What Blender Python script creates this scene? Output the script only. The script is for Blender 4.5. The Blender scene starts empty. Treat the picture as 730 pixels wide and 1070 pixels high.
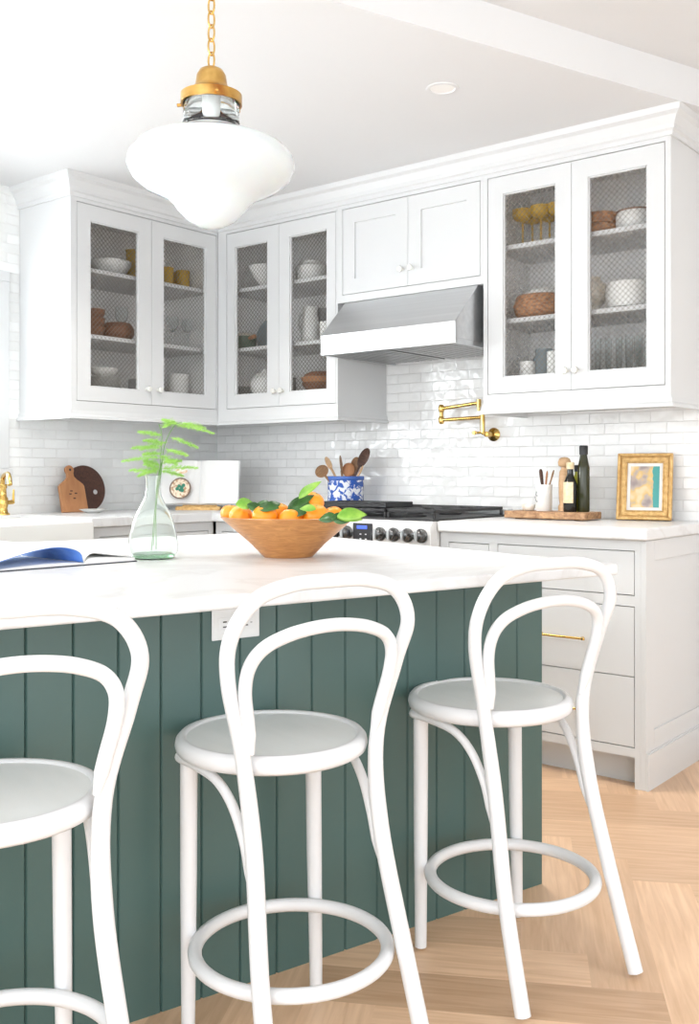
import bpy, bmesh, math, random
from mathutils import Vector, Matrix
random.seed(7)
PI = math.pi
COL = bpy.context.scene.collection
# ---------------------------------------------------------------- camera frame (metres; back wall runs along X, left wall along Y)
F = 1045.0; CAMH = 1.115
AZ = math.atan(843/1045); SN, CS = math.sin(AZ), math.cos(AZ)
def ray(px, py):
    a = (px-365)/F
    return Vector((-SN+a*CS, CS+a*SN, (493-py)/F))
CAM = Vector((0, 0, CAMH))
def onY(px, py, y): r = ray(px, py); return CAM + r*(y/r.y)
def onX(px, py, x): r = ray(px, py); return CAM + r*(x/r.x)
def onZ(px, py, z): r = ray(px, py); return CAM + r*((z-CAMH)/r.z)
def atd(px, py, d): return CAM + ray(px, py)*d
def cam2w(lat, d, z=0): return Vector((-SN*d+CS*lat, CS*d+SN*lat, z))

# ---------------------------------------------------------------- materials
def mat(name, color, rough=.5, metal=0, spec=.5, **kw):
    m = bpy.data.materials.new(name); m.use_nodes = True
    b = m.node_tree.nodes['Principled BSDF']
    b.inputs['Base Color'].default_value = (*color, 1)
    b.inputs['Roughness'].default_value = rough
    b.inputs['Metallic'].default_value = metal
    b.inputs['Specular IOR Level'].default_value = spec
    for k, v in kw.items():
        b.inputs[k.replace('_', ' ')].default_value = v
    return m
def nd(m, t, **kw):
    n = m.node_tree.nodes.new(t)
    for k, v in kw.items(): setattr(n, k, v)
    return n
def lk(m, a, b): m.node_tree.links.new(a, b)
def bsdf(m): return m.node_tree.nodes['Principled BSDF']
def ramp(m, stops):
    r = nd(m, 'ShaderNodeValToRGB'); e = r.color_ramp.elements
    while len(e) < len(stops): e.new(.5)
    for i, (p, c) in enumerate(stops): e[i].position = p; e[i].color = (*c, 1)
    return r
def noise_color(m, stops, scale=5, stretch=(1, 1, 1), detail=4, dist=0, bump=0, coord='Object'):
    tc = nd(m, 'ShaderNodeTexCoord'); mp = nd(m, 'ShaderNodeMapping'); mp.inputs['Scale'].default_value = stretch
    n = nd(m, 'ShaderNodeTexNoise'); n.inputs['Scale'].default_value = scale; n.inputs['Detail'].default_value = detail; n.inputs['Distortion'].default_value = dist
    r = ramp(m, stops)
    lk(m, tc.outputs[coord], mp.inputs['Vector']); lk(m, mp.outputs[0], n.inputs['Vector']); lk(m, n.outputs['Fac'], r.inputs[0]); lk(m, r.outputs[0], bsdf(m).inputs['Base Color'])
    if bump:
        b = nd(m, 'ShaderNodeBump'); b.inputs['Strength'].default_value = bump; b.inputs['Distance'].default_value = .002
        lk(m, n.outputs['Fac'], b.inputs['Height']); lk(m, b.outputs[0], bsdf(m).inputs['Normal'])
    return m
M = {}
M['white'] = mat('white_cabinet_paint', (.66, .67, .675), .38)
M['inside'] = mat('cabinet_interior_paint', (.95, .94, .93), .6)
M['gap'] = mat('painted_gap_shade', (.10, .095, .09), .8)  # shade in the door and drawer gaps, put into a dark colour
M['ceil'] = mat('ceiling_paint', (.71, .72, .73), .8)
M['wallpaint'] = mat('wall_paint', (.85, .84, .84), .8)
M['stool'] = mat('white_lacquer', (.74, .745, .755), .28)
M['seat'] = noise_color(mat('pale_grey_seat_paint', (.6, .63, .61), .35), [(.3, (.80, .825, .82)), (.7, (.84, .86, .855))], 30, (1, .2, 1), 4)
M['green'] = noise_color(mat('green_paint', (.1, .2, .16), .35), [(.3, (.062, .118, .108)), (.7, (.073, .132, .121))], 2.5, detail=2)
M['brass'] = noise_color(mat('polished_brass', (.85, .6, .22), .2, 1), [(.3, (.62, .37, .09)), (.7, (.80, .56, .2))], 20)
M['agedbrass'] = noise_color(mat('aged_brass', (.75, .45, .15), .28, 1), [(.3, (.34, .13, .035)), (.5, (.58, .33, .09)), (.68, (.74, .48, .16))], 18)
M['steel'] = mat('brushed_steel', (.6, .61, .62), .3, 1)
_t = M['steel']; noise_color(_t, [(.3, (.64, .65, .66)), (.7, (.72, .73, .74))], 40, (.02, 1, 1), 3)
M['steelfront'] = mat('bright_steel_panel', (.82, .81, .8), .42, .55)
M['steeldark'] = mat('filter_steel', (.45, .45, .45), .35, 1)
M['wire'] = mat('bronze_wire', (.20, .17, .14), .5, .2)
M['black'] = mat('black_iron', (.02, .02, .022), .45)
M['knob'] = mat('dark_chrome_knob', (.13, .13, .13), .25, .8)
M['whitecer'] = mat('white_ceramic', (.82, .82, .8), .25)
M['creamcer'] = noise_color(mat('cream_ceramic', (.75, .7, .6), .4), [(.35, (.7, .62, .52)), (.6, (.85, .82, .76))], 30)
M['greycer'] = mat('grey_ceramic', (.32, .33, .33), .4)
M['amber'] = mat('amber_glass', (.72, .46, .07), .12, 0, .5, Transmission_Weight=.35, IOR=1.3)
M['glass'] = mat('clear_glass', (.96, .98, .98), .02, 0, .5, Transmission_Weight=1, IOR=1.25)
M['blueglass'] = mat('smoky_blue_glass', (.5, .58, .62), .1, 0, .5, Transmission_Weight=.6, IOR=1.2)
M['vaseglass'] = mat('pale_green_glass', (.95, .99, .97), .03, 0, .5, Transmission_Weight=.9, IOR=1.15)
M['opal'] = mat('opal_glass', (.9, .91, .92), .06, 0, .5, Transmission_Weight=.3, IOR=1.3, Subsurface_Weight=.2)
M['greenpot'] = mat('sage_enamel', (.10, .17, .12), .3)
M['darkglass'] = mat('dark_bottle_glass', (.012, .012, .010), .08)
M['oliveglass'] = mat('olive_bottle_glass', (.028, .03, .010), .06)
M['oil'] = mat('yellow_oil_glass', (.55, .55, .03), .1, 0, .5, Transmission_Weight=.3)
M['label'] = noise_color(mat('cream_label', (.75, .6, .38), .7), [(.4, (.72, .56, .34)), (.55, (.8, .66, .45))], 60)
M['plastic'] = mat('white_plastic', (.82, .84, .85), .35)
M['dark'] = mat('dark_slot', (.03, .03, .03), .6)
M['paper'] = mat('white_paper', (.85, .85, .84), .7)
M['pageblue'] = noise_color(mat('blue_printed_page', (.06, .2, .65), .4), [(.35, (.07, .24, .80)), (.7, (.40, .60, .92))], 6)
M['cover'] = mat('dark_book_cover', (.03, .035, .05), .4)
M['leaf'] = noise_color(mat('dark_citrus_leaf', (.03, .11, .02), .3), [(.35, (.02, .075, .015)), (.7, (.05, .16, .03))], 25)
M['leafbright'] = noise_color(mat('bright_citrus_leaf', (.2, .42, .04), .35), [(.35, (.13, .33, .03)), (.7, (.33, .55, .08))], 25)
M['fern'] = mat('fern_green', (.42, .70, .16), .6, Subsurface_Weight=.0)
M['stem'] = mat('fern_stem', (.14, .3, .06), .6)
M['orange'] = noise_color(mat('tangerine_peel', (.95, .33, .01), .38), [(.3, (.9, .27, .008)), (.7, (1, .40, .015))], 10, bump=.15)
M['peelpale'] = noise_color(mat('pale_tangerine_peel', (.95, .45, .05), .45), [(.47, (.92, .31, .015)), (.64, (.95, .60, .16))], 14, (1, 1, .25), bump=.4)
def wood(name, c1, c2, scale=9, stretch=(1, 8, 8), rough=.5, dist=1.5):
    return noise_color(mat(name, c1, rough), [(.3, c1), (.7, c2)], scale, stretch, 6, dist, bump=.1)
M['bowlwood'] = wood('honey_bowl_wood', (.42, .17, .05), (.62, .30, .10), 5, (3, 3, 22), .35)
M['walnut'] = wood('walnut', (.045, .018, .012), (.10, .04, .025))
M['beech'] = wood('beech', (.40, .17, .07), (.52, .25, .11), 9, (2, 2, .6))
M['palewood'] = wood('pale_wood', (.62, .38, .2), (.72, .48, .28))
M['rawwood'] = wood('live_edge_wood', (.20, .09, .04), (.55, .33, .17), 5, (3, 10, 10))
M['darkspoon'] = wood('dark_spoon_wood', (.05, .022, .015), (.12, .055, .035), 12)
M['midspoon'] = wood('brown_spoon_wood', (.22, .11, .05), (.38, .22, .11), 12)
M['wicker'] = noise_color(mat('wicker', (.3, .12, .05), .6), [(.35, (.22, .09, .04)), (.65, (.56, .28, .13))], 45, (1, 1, 2.4), bump=.6)
M['brownpot'] = wood('brown_wood_bowl', (.12, .045, .02), (.27, .11, .05), 6, (2, 2, 10))
M['gold'] = noise_color(mat('gilded_wood', (.6, .36, .12), .4, .35), [(.3, (.48, .27, .08)), (.7, (.72, .48, .2))], 60, bump=.5)

# marble
m = M['marble'] = mat('white_marble', (.88, .88, .88), .28)
tc = nd(m, 'ShaderNodeTexCoord'); n = nd(m, 'ShaderNodeTexNoise'); n.inputs['Scale'].default_value = 1.6; n.inputs['Detail'].default_value = 8; n.inputs['Distortion'].default_value = 1.8
r = ramp(m, [(.0, (.72, .73, .74)), (.46, (.72, .73, .735)), (.5, (.65, .65, .65)), (.54, (.72, .73, .74)), (1, (.74, .745, .75))])
lk(m, tc.outputs['Object'], n.inputs['Vector']); lk(m, n.outputs['Fac'], r.inputs[0]); lk(m, r.outputs[0], bsdf(m).inputs['Base Color'])

# zellige tile (u, v chosen per wall)
def tile(name, axis, c1, c2):
    m = mat(name, c1, .12)
    tc = nd(m, 'ShaderNodeTexCoord'); sp = nd(m, 'ShaderNodeSeparateXYZ'); cb = nd(m, 'ShaderNodeCombineXYZ')
    lk(m, tc.outputs['Object'], sp.inputs[0]); lk(m, sp.outputs[axis], cb.inputs[0]); lk(m, sp.outputs[2], cb.inputs[1])
    br = nd(m, 'ShaderNodeTexBrick'); br.inputs['Scale'].default_value = 1; br.inputs['Brick Width'].default_value = .135; br.inputs['Row Height'].default_value = .0455
    br.inputs['Mortar Size'].default_value = .0016; br.inputs['Mortar Smooth'].default_value = .3
    br.inputs['Color1'].default_value = (0, 0, 0, 1); br.inputs['Color2'].default_value = (1, 1, 1, 1); br.inputs['Mortar'].default_value = (.5, .5, .5, 1)
    lk(m, cb.outputs[0], br.inputs['Vector'])
    mx = nd(m, 'ShaderNodeMix', data_type='RGBA'); mx.inputs[6].default_value = (*c1, 1); mx.inputs[7].default_value = (*c2, 1); lk(m, br.outputs['Color'], mx.inputs[0])
    m2 = nd(m, 'ShaderNodeMix', data_type='RGBA'); lk(m, br.outputs['Fac'], m2.inputs[0]); lk(m, mx.outputs[2], m2.inputs[6]); m2.inputs[7].default_value = (.83, .825, .815, 1)
    lk(m, m2.outputs[2], bsdf(m).inputs['Base Color'])
    # every tile gets its own little wave: offset the noise by the brick random value
    ad = nd(m, 'ShaderNodeVectorMath', operation='MULTIPLY_ADD'); lk(m, br.outputs['Color'], ad.inputs[0]); ad.inputs[1].default_value = (3, 5, 7); lk(m, cb.outputs[0], ad.inputs[2])
    n = nd(m, 'ShaderNodeTexNoise'); n.inputs['Scale'].default_value = 10; n.inputs['Detail'].default_value = 2; lk(m, ad.outputs[0], n.inputs['Vector'])
    sb = nd(m, 'ShaderNodeMath', operation='MULTIPLY_ADD'); lk(m, br.outputs['Fac'], sb.inputs[0]); sb.inputs[1].default_value = -.15; lk(m, n.outputs['Fac'], sb.inputs[2])
    b = nd(m, 'ShaderNodeBump'); b.inputs['Strength'].default_value = .8; b.inputs['Distance'].default_value = .016
    lk(m, sb.outputs[0], b.inputs['Height']); lk(m, b.outputs[0], bsdf(m).inputs['Normal'])
    return m
M['tileback'] = tile('white_zellige', 0, (.86, .86, .85), (.935, .935, .93))
M['tileleft'] = tile('grey_white_zellige', 1, (.78, .79, .78), (.88, .89, .885))

# oak planks: uv carries plank length / width, attribute 'tone' a random value per plank
m = M['oak'] = mat('oak_herringbone', (.6, .36, .18), .35)
uv = nd(m, 'ShaderNodeUVMap'); uv.uv_map = 'UVMap'; mp = nd(m, 'ShaderNodeMapping'); mp.inputs['Scale'].default_value = (3, 42, 1)
n = nd(m, 'ShaderNodeTexNoise'); n.inputs['Scale'].default_value = 1.4; n.inputs['Detail'].default_value = 7; n.inputs['Distortion'].default_value = .8
lk(m, uv.outputs[0], mp.inputs['Vector']); lk(m, mp.outputs[0], n.inputs['Vector'])
r1 = ramp(m, [(.3, (.61, .395, .24)), (.7, (.76, .53, .355))]); lk(m, n.outputs['Fac'], r1.inputs[0])
at = nd(m, 'ShaderNodeAttribute'); at.attribute_name = 'tone'
r2 = ramp(m, [(0, (.80, .76, .72)), (1, (1.12, 1.12, 1.12))]); lk(m, at.outputs['Fac'], r2.inputs[0])
mu = nd(m, 'ShaderNodeMix', data_type='RGBA', blend_type='MULTIPLY'); mu.inputs[0].default_value = 1
lk(m, r1.outputs[0], mu.inputs[6]); lk(m, r2.outputs[0], mu.inputs[7]); lk(m, mu.outputs[2], bsdf(m).inputs['Base Color'])

# blue and white transferware
m = M['bluewhite'] = mat('blue_white_glaze', (.7, .75, .85), .2)
noise_color(m, [(.47, (.04, .12, .48)), (.53, (.82, .85, .9))], 34, detail=5, dist=.8)
# painting: plain abstract of mauve, peach and teal patches
m = M['painting'] = mat('abstract_painting', (.6, .5, .45), .6)
tc = nd(m, 'ShaderNodeTexCoord'); sp = nd(m, 'ShaderNodeSeparateXYZ'); lk(m, tc.outputs['Object'], sp.inputs[0])
v = nd(m, 'ShaderNodeTexNoise'); v.inputs['Scale'].default_value = 17; v.inputs['Detail'].default_value = 2; lk(m, tc.outputs['Object'], v.inputs['Vector'])
rr = ramp(m, [(.36, (.33, .27, .27)), (.46, (.52, .42, .36)), (.52, (.72, .5, .2)), (.62, (.78, .62, .4))]); lk(m, v.outputs['Fac'], rr.inputs[0])
st = nd(m, 'ShaderNodeMath', operation='MULTIPLY_ADD'); lk(m, v.outputs['Fac'], st.inputs[0]); st.inputs[1].default_value = .05; lk(m, sp.outputs[0], st.inputs[2])
gt = nd(m, 'ShaderNodeMath', operation='GREATER_THAN'); lk(m, st.outputs[0], gt.inputs[0]); gt.inputs[1].default_value = .058
mx = nd(m, 'ShaderNodeMix', data_type='RGBA'); lk(m, gt.outputs[0], mx.inputs[0]); lk(m, rr.outputs[0], mx.inputs[6]); mx.inputs[7].default_value = (.08, .36, .34, 1)
lk(m, mx.outputs[2], bsdf(m).inputs['Base Color'])
m = M['screen'] = mat('blue_display', (.02, .04, .2), .3); bsdf(m).inputs['Emission Color'].default_value = (.08, .16, 1, 1); bsdf(m).inputs['Emission Strength'].default_value = .6
m = M['bulb'] = mat('bulb_glass', (.9, .8, .6), .2); bsdf(m).inputs['Emission Color'].default_value = (1, .8, .55, 1); bsdf(m).inputs['Emission Strength'].default_value = .6

# ---------------------------------------------------------------- mesh helpers
def BM(): return bmesh.new()
def box(bm, x0, y0, z0, x1, y1, z1):
    vs = [bm.verts.new(p) for p in ((x0, y0, z0), (x1, y0, z0), (x1, y1, z0), (x0, y1, z0), (x0, y0, z1), (x1, y0, z1), (x1, y1, z1), (x0, y1, z1))]
    for f in ((3, 2, 1, 0), (4, 5, 6, 7), (0, 1, 5, 4), (1, 2, 6, 5), (2, 3, 7, 6), (3, 0, 4, 7)): bm.faces.new([vs[i] for i in f])
    return bm
def lathe(bm, prof, n=40, at=(0, 0, 0), sx=1, sy=1):
    """prof: (r, z) list; r 0 closes the end"""
    rings = []
    for r, z in prof:
        if r < 1e-6: rings.append([bm.verts.new((at[0], at[1], at[2]+z))])
        else: rings.append([bm.verts.new((at[0]+sx*r*math.cos(2*PI*i/n), at[1]+sy*r*math.sin(2*PI*i/n), at[2]+z)) for i in range(n)])
    for a, b in zip(rings, rings[1:]):
        for i in range(n):
            j = (i+1) % n
            if len(a) == 1 and len(b) == 1: continue
            if len(a) == 1: bm.faces.new((a[0], b[j], b[i]))
            elif len(b) == 1: bm.faces.new((a[i], a[j], b[0]))
            else: bm.faces.new((a[i], a[j], b[j], b[i]))
    return bm
def shell(prof, t=.003):
    """thin-walled vessel: outer profile bottom->top, then back down inside"""
    inner = [(max(r-t, 0), z+(t if k == 0 else 0)) for k, (r, z) in enumerate(prof)]
    if prof[0][0] > 1e-6:
        return [(0, prof[0][1])]+prof+inner[::-1]+[(0, prof[0][1]+t)]
    inner = inner[1:]
    return prof+inner[::-1]+[(0, prof[0][1]+t)]
def tube(bm, pts, rad, n=14, closed=False, cap=True):
    pts = [Vector(p) for p in pts]; N = len(pts)
    if not hasattr(rad, '__len__'): rad = [rad]*N
    tg = []
    for i in range(N):
        a = pts[(i-1) % N] if (closed or i > 0) else pts[i]
        b = pts[(i+1) % N] if (closed or i < N-1) else pts[i]
        tg.append((b-a).normalized())
    up = Vector((0, 0, 1)) if abs(tg[0].z) < .9 else Vector((1, 0, 0))
    nrm = (up-tg[0]*up.dot(tg[0])).normalized(); rings = []
    for i in range(N):
        nrm = (nrm-tg[i]*nrm.dot(tg[i])).normalized(); bi = tg[i].cross(nrm)
        rings.append([bm.verts.new(pts[i]+(nrm*math.cos(2*PI*k/n)+bi*math.sin(2*PI*k/n))*rad[i]) for k in range(n)])
    R = rings+([rings[0]] if closed else [])
    for a, b in zip(R, R[1:]):
        for k in range(n): bm.faces.new((a[k], a[(k+1) % n], b[(k+1) % n], b[k]))
    if cap and not closed:
        for rg, p, s in ((rings[0], pts[0]-tg[0]*rad[0]*.35, 0), (rings[-1], pts[-1]+tg[-1]*rad[-1]*.35, 1)):
            c = bm.verts.new(p)
            for k in range(n): bm.faces.new((c, rg[(k+1) % n], rg[k]) if s == 0 else (c, rg[k], rg[(k+1) % n]))
    return bm
def cr(P, n=10):
    P = [Vector(p) for p in P]; P = [P[0]*2-P[1]]+P+[P[-1]*2-P[-2]]; o = []
    for i in range(1, len(P)-2):
        a, b, c, d = P[i-1:i+3]
        for k in range(n):
            t = k/n; o.append(.5*(2*b+(c-a)*t+(2*a-5*b+4*c-d)*t*t+(3*b-a-3*c+d)*t**3))
    o.append(P[-2]); return o
def prism(bm, poly, a0, a1, axis='x'):
    """extrude polygon (2-D) along axis; poly in the other two axes order (y,z) for x, (x,z) for y, (x,y) for z"""
    def P(p, a): return {'x': (a, p[0], p[1]), 'y': (p[0], a, p[1]), 'z': (p[0], p[1], a)}[axis]
    A = [bm.verts.new(P(p, a0)) for p in poly]; B = [bm.verts.new(P(p, a1)) for p in poly]
    bm.faces.new(A); bm.faces.new(B[::-1])
    for i in range(len(poly)):
        j = (i+1) % len(poly); bm.faces.new((A[j], A[i], B[i], B[j]))
    return bm
def obj(name, bm, m, parent=None, bevel=0, smooth=False, loc=None, rot=None, seg=2, subsurf=0, label=None):
    bmesh.ops.recalc_face_normals(bm, faces=bm.faces)
    me = bpy.data.meshes.new(name); bm.to_mesh(me); bm.free()
    if isinstance(m, str): m = M[m]
    me.materials.append(m)
    o = bpy.data.objects.new(name, me); COL.objects.link(o)
    if parent: o.parent = parent
    if loc is not None: o.location = loc
    if rot is not None: o.rotation_euler = rot
    if bevel:
        md = o.modifiers.new('Bevel', 'BEVEL'); md.width = bevel; md.segments = seg; md.limit_method = 'ANGLE'; md.angle_limit = .7
    if subsurf:
        md = o.modifiers.new('Sub', 'SUBSURF'); md.levels = md.render_levels = subsurf
    if smooth:
        for p in me.polygons: p.use_smooth = True
        try:
            me.set_sharp_from_angle(angle=math.radians(50))
        except Exception: pass
    if label: o['label'] = label
    return o
def thing(name, label, cat, loc=(0, 0, 0), rotz=0, group=None, rot=None):
    o = bpy.data.objects.new(name, None); COL.objects.link(o); o.empty_display_size = .05
    o.location = loc; o.rotation_euler = rot if rot else (0, 0, rotz)
    return tag(o, label, cat, group)
def tag(o, label, cat, group=None):
    o['label'] = label; o['category'] = cat
    if group: o['group'] = group
    return o
def struct(name, bm, m, label=None, parent=None, **kw):
    o = obj(name, bm, m, parent, **kw)
    if not parent:
        o['kind'] = 'structure'
        if label: o['label'] = label
    return o
def copy_tree(o, parent=None):
    c = o.copy(); COL.objects.link(c)
    if parent: c.parent = parent
    for ch in [x for x in bpy.data.objects if x.parent == o and x is not c]: copy_tree(ch, c)
    return c

# ---------------------------------------------------------------- room
WX, WY, CZ = -4.18, 3.98, 2.45          # left wall plane, back wall plane, kitchen ceiling
WR = 1.6                                # how far the back wall runs to the right
U = Vector((.272, .962, 0)).normalized()  # island long direction
W_ = Vector((-U.y, U.x, 0))               # from the seating side across the island
bm = BM(); box(bm, WX-.15, WY, 0, WR, WY+.15, 2.62); struct('wall_back', bm, 'tileback', 'glossy white hand-made tile wall behind the range')
# left wall with window opening
wy0, wy1, wz0, wz1 = 1.15, 2.56, 1.13, 2.0
bm = BM()
box(bm, WX-.15, -.6, 0, WX, WY, wz0); box(bm, WX-.15, -.6, wz1, WX, WY, 2.62)
box(bm, WX-.15, -.6, wz0, WX, wy0, wz1); box(bm, WX-.15, wy1, wz0, WX, WY, wz1)
struct('wall_left', bm, 'tileleft', 'pale grey tile wall with the sink window')
bm = BM()
for a in ((WX-.005, wy0-.075, wz0-.0, WX+.018, wy0, wz1), (WX-.005, wy1, wz0, WX+.018, wy1+.075, wz1), (WX-.005, wy0-.075, wz1, WX+.022, wy1+.075, wz1+.05), (WX-.12, wy0-.09, wz0-.03, WX+.05, wy1+.075, wz0)): box(bm, *a)
win = struct('window_1', bm, 'white', 'white framed window above the sink', bevel=.003)
bm = BM(); t = .04
for a in ((WX-.11, wy0, wz0, WX-.07, wy0+t, wz1), (WX-.11, wy1-t, wz0, WX-.07, wy1, wz1), (WX-.11, wy0+t, wz0, WX-.07, wy1-t, wz0+t), (WX-.11, wy0+t, wz1-t, WX-.07, wy1-t, wz1), (WX-.105, (wy0+wy1)/2-.02, wz0+t, WX-.075, (wy0+wy1)/2+.02, wz1-t)): box(bm, *a)
obj('sash', bm, 'white', win)
bm = BM(); box(bm, WX-.093, wy0+t, wz0+t, WX-.088, wy1-t, wz1-t); obj('window_glass', bm, 'glass', win)
bm = BM(); box(bm, WR, 2.9, 0, WR+.15, WY+.15, 2.62); struct('wall_light_block', bm, 'wallpaint', 'plain painted wall piece added out of view to block light from the right')  # unseen wall piece, added to cut the light coming from the right
# ceiling: lower kitchen part and the raised part to the right, the step between them
la, lb = Vector((-1.76, 2.338)), Vector((-1.332, 3.557)); dl = (lb-la).normalized()
pw = la+dl*((WY-la.y)/dl.y); pf = la+dl*((-1.2-la.y)/dl.y)
bm = BM(); Z2 = 2.585
def face(*p): bm.faces.new([bm.verts.new(q) for q in p])
face((WX, -1.2, CZ), (WX, WY, CZ), (pw.x, pw.y, CZ), (pf.x, pf.y, CZ))
face((pf.x, pf.y, CZ), (pw.x, pw.y, CZ), (pw.x, pw.y, Z2), (pf.x, pf.y, Z2))
face((pf.x, pf.y, Z2), (pw.x, pw.y, Z2), (WR, WY, Z2), (WR, -1.2, Z2))
face((WX, -1.2, Z2+.1), (WX, WY, Z2+.1), (WR, WY, Z2+.1), (WR, -1.2, Z2+.1))
struct('ceiling', bm, 'ceil', 'white ceiling with a shallow step up on the right')
# floor: herringbone planks as faces
bm = BM(); uvl = bm.loops.layers.uv.new('UVMap'); tone = bm.faces.layers.float.new('tone')
PWD, PL = .15, .75
ang = AZ  # plank axes are at 45 degrees to the island
e1 = (U+W_).normalized(); e2 = (W_-U).normalized()
def plank(o, a, b):   # o corner, a length vector, b width vector
    P = [o, o+a, o+a+b, o+b]
    if all((q.x < WX-.6 or q.x > WR+.5 or q.y < -1.6 or q.y > WY+.6) for q in P): return
    f = bm.faces.new([bm.verts.new((q.x, q.y, 0)) for q in P]); f[tone] = random.random()
    ox, oy = random.uniform(0, 50), random.uniform(0, 50)
    for l, (u, v) in zip(f.loops, ((0, 0), (PL, 0), (PL, PWD), (0, PWD))): l[uvl].uv = (u+ox, v+oy)
org = onZ(693, 1038, 0)-e2*PWD-e1*PWD
# staircase tiling: for lattice step s along (w,w) and repeat (L,-L)... each cell holds one plank each way
for i in range(-90, 90):
    for j in range(-14, 14):
        o = org+e1*(i*PWD)+e2*(i*PWD)+(e1*PL-e2*PL)*j
        plank(o, e1*PL, e2*PWD)
        plank(o+e1*0+e2*PWD, e2*PL, e1*PWD)
bmesh.ops.bisect_plane(bm, geom=bm.verts[:]+bm.edges[:]+bm.faces[:], plane_co=(0, WY+.02, 0), plane_no=(0, 1, 0), clear_outer=True)
bmesh.ops.bisect_plane(bm, geom=bm.verts[:]+bm.edges[:]+bm.faces[:], plane_co=(WX-.1, 0, 0), plane_no=(-1, 0, 0), clear_outer=True)
fl = struct('floor', bm, 'oak', 'oak herringbone floor')

# ---------------------------------------------------------------- upper cabinets
DZ0, DZ1, PZ0, PZ1 = 1.438, 2.332, 1.503, 2.26
UB = 1.375
def wires(bm, x0, x1, z0, z1, y, pitch=.0225, r=.0007):
    w, h = x1-x0, z1-z0
    k = -h+pitch*.3
    while k < w:
        # line x = x0+k+t, z=z0+t
        t0, t1 = max(0, -k), min(h, w-k)
        if t1-t0 > .004:
            for s in (0, 1):
                za, zb = (z0+t0, z0+t1) if s == 0 else (z1-t0, z1-t1)
                a = Vector((x0+k+t0, y+s*.0016, za)); b = Vector((x0+k+t1, y+s*.0016, zb))
                d = (b-a).normalized(); nn = Vector((-d.z, 0, d.x))*r; yy = Vector((0, r, 0))
                q = [bm.verts.new(p+o) for p in (a, b) for o in (nn+yy, nn-yy, -nn-yy, -nn+yy)]
                for i in range(4): bm.faces.new((q[i], q[(i+1) % 4], q[4+(i+1) % 4], q[4+i]))
        k += pitch
def knob(parent, x, z, y=0, label=None):
    bm = BM(); lathe(bm, [(0, 0), (.008, 0), (.0045, .004), (.0045, .011), (.012, .016), (.0145, .022), (.012, .028), (0, .031)], 20)
    return obj('knob', bm, 'glassknob', parent, smooth=True, loc=(x, y, z), rot=(PI/2, 0, 0), label=label)
M['glassknob'] = mat('milk_glass_knob', (.78, .78, .74), .15)
def mesh_door(parent, x0, x1, px0, px1, kx, dz=(DZ0, DZ1), pz=(PZ0, PZ1)):
    y0, y1 = .001, .022; z0, z1 = dz
    bm = BM()
    box(bm, x0, y0, z0, px0, y1, z1); box(bm, px1, y0, z0, x1, y1, z1); box(bm, px0, y0, z0, px1, y1, pz[0]); box(bm, px0, y0, pz[1], px1, y1, z1)
    d = obj('door', bm, 'white', parent)
    bm = BM(); q = .006   # little inner bead
    box(bm, px0, y0+.004, pz[0], px0+q, y1, pz[1]); box(bm, px1-q, y0+.004, pz[0], px1, y1, pz[1]); box(bm, px0+q, y0+.004, pz[0], px1-q, y1, pz[0]+q); box(bm, px0+q, y0+.004, pz[1]-q, px1-q, y1, pz[1])
    obj('bead', bm, 'white', d, bevel=.002)
    bm = BM(); wires(bm, px0+.002, px1-.002, pz[0]+.002, pz[1]-.002, .012)
    obj('wire_mesh', bm, 'wire', d, label='dark bronze diamond wire mesh')
    knob(d, kx, 1.512)
    return d
def upper(name, label, loc, rz, W, doors, z0=UB, z1=CZ-.005, dz=(DZ0, DZ1), depth=.378, shelves=(1.75, 2.055)):
    t = thing(name, label, 'cabinet', loc, rz)
    T = .018; g = .003; ox0, ox1 = doors[0][0]-g, doors[-1][1]+g
    bm = BM()
    box(bm, 0, .022, z0, T, depth, z1); box(bm, W-T, .022, z0, W, depth, z1); box(bm, T, depth-.012, z0, W-T, depth, z1)
    box(bm, T, .022, z1-.1, W-T, depth-.012, z1-.08)
    obj('carcass', bm, 'inside' if shelves else 'white', t)
    bm = BM()   # skin on the outside and face frame
    box(bm, -.0012, .0005, z0, 0, depth, z1); box(bm, W, .0005, z0, W+.0012, depth, z1)
    box(bm, 0, 0, z0, ox0, .022, z1); box(bm, ox1, 0, z0, W, .022, z1); box(bm, ox0, 0, z0, ox1, .022, dz[0]-g); box(bm, ox0, 0, dz[1]+g, ox1, .022, z1)
    obj('face_frame', bm, 'white', t)
    bm = BM(); zb = dz[0]-.012 if not shelves else 1.505
    box(bm, T, .022, z0, W-T, depth-.012, zb); obj('bottom_panel', bm, 'white', t)
    if not shelves:
        bm = BM(); box(bm, ox0, .0235, dz[0], ox1, .03, dz[1]); obj('gap_shade_sheet', bm, 'gap', t)  # dark sheet behind the doors; its colour stands in for gap shade
    for s in shelves:
        bm = BM(); box(bm, T, .04, s-.02, W-T, depth-.012, s); obj('shelf', bm, 'white', t, bevel=.002)
    return t
# right cabinet
RX = -2.185; RWD = -1.389-RX
cabR = upper('wall_cabinet', 'white wall cabinet with mesh doors right of the range hood', (RX, 3.6, 0), 0, RWD, [(-2.164-RX, -1.788-RX), (-1.786-RX, -1.413-RX)])
mesh_door(cabR, -2.164-RX, -1.788-RX, -2.094-RX, -1.855-RX, -1.806-RX); mesh_door(cabR, -1.786-RX, -1.413-RX, -1.718-RX, -1.479-RX, -1.762-RX)
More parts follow.
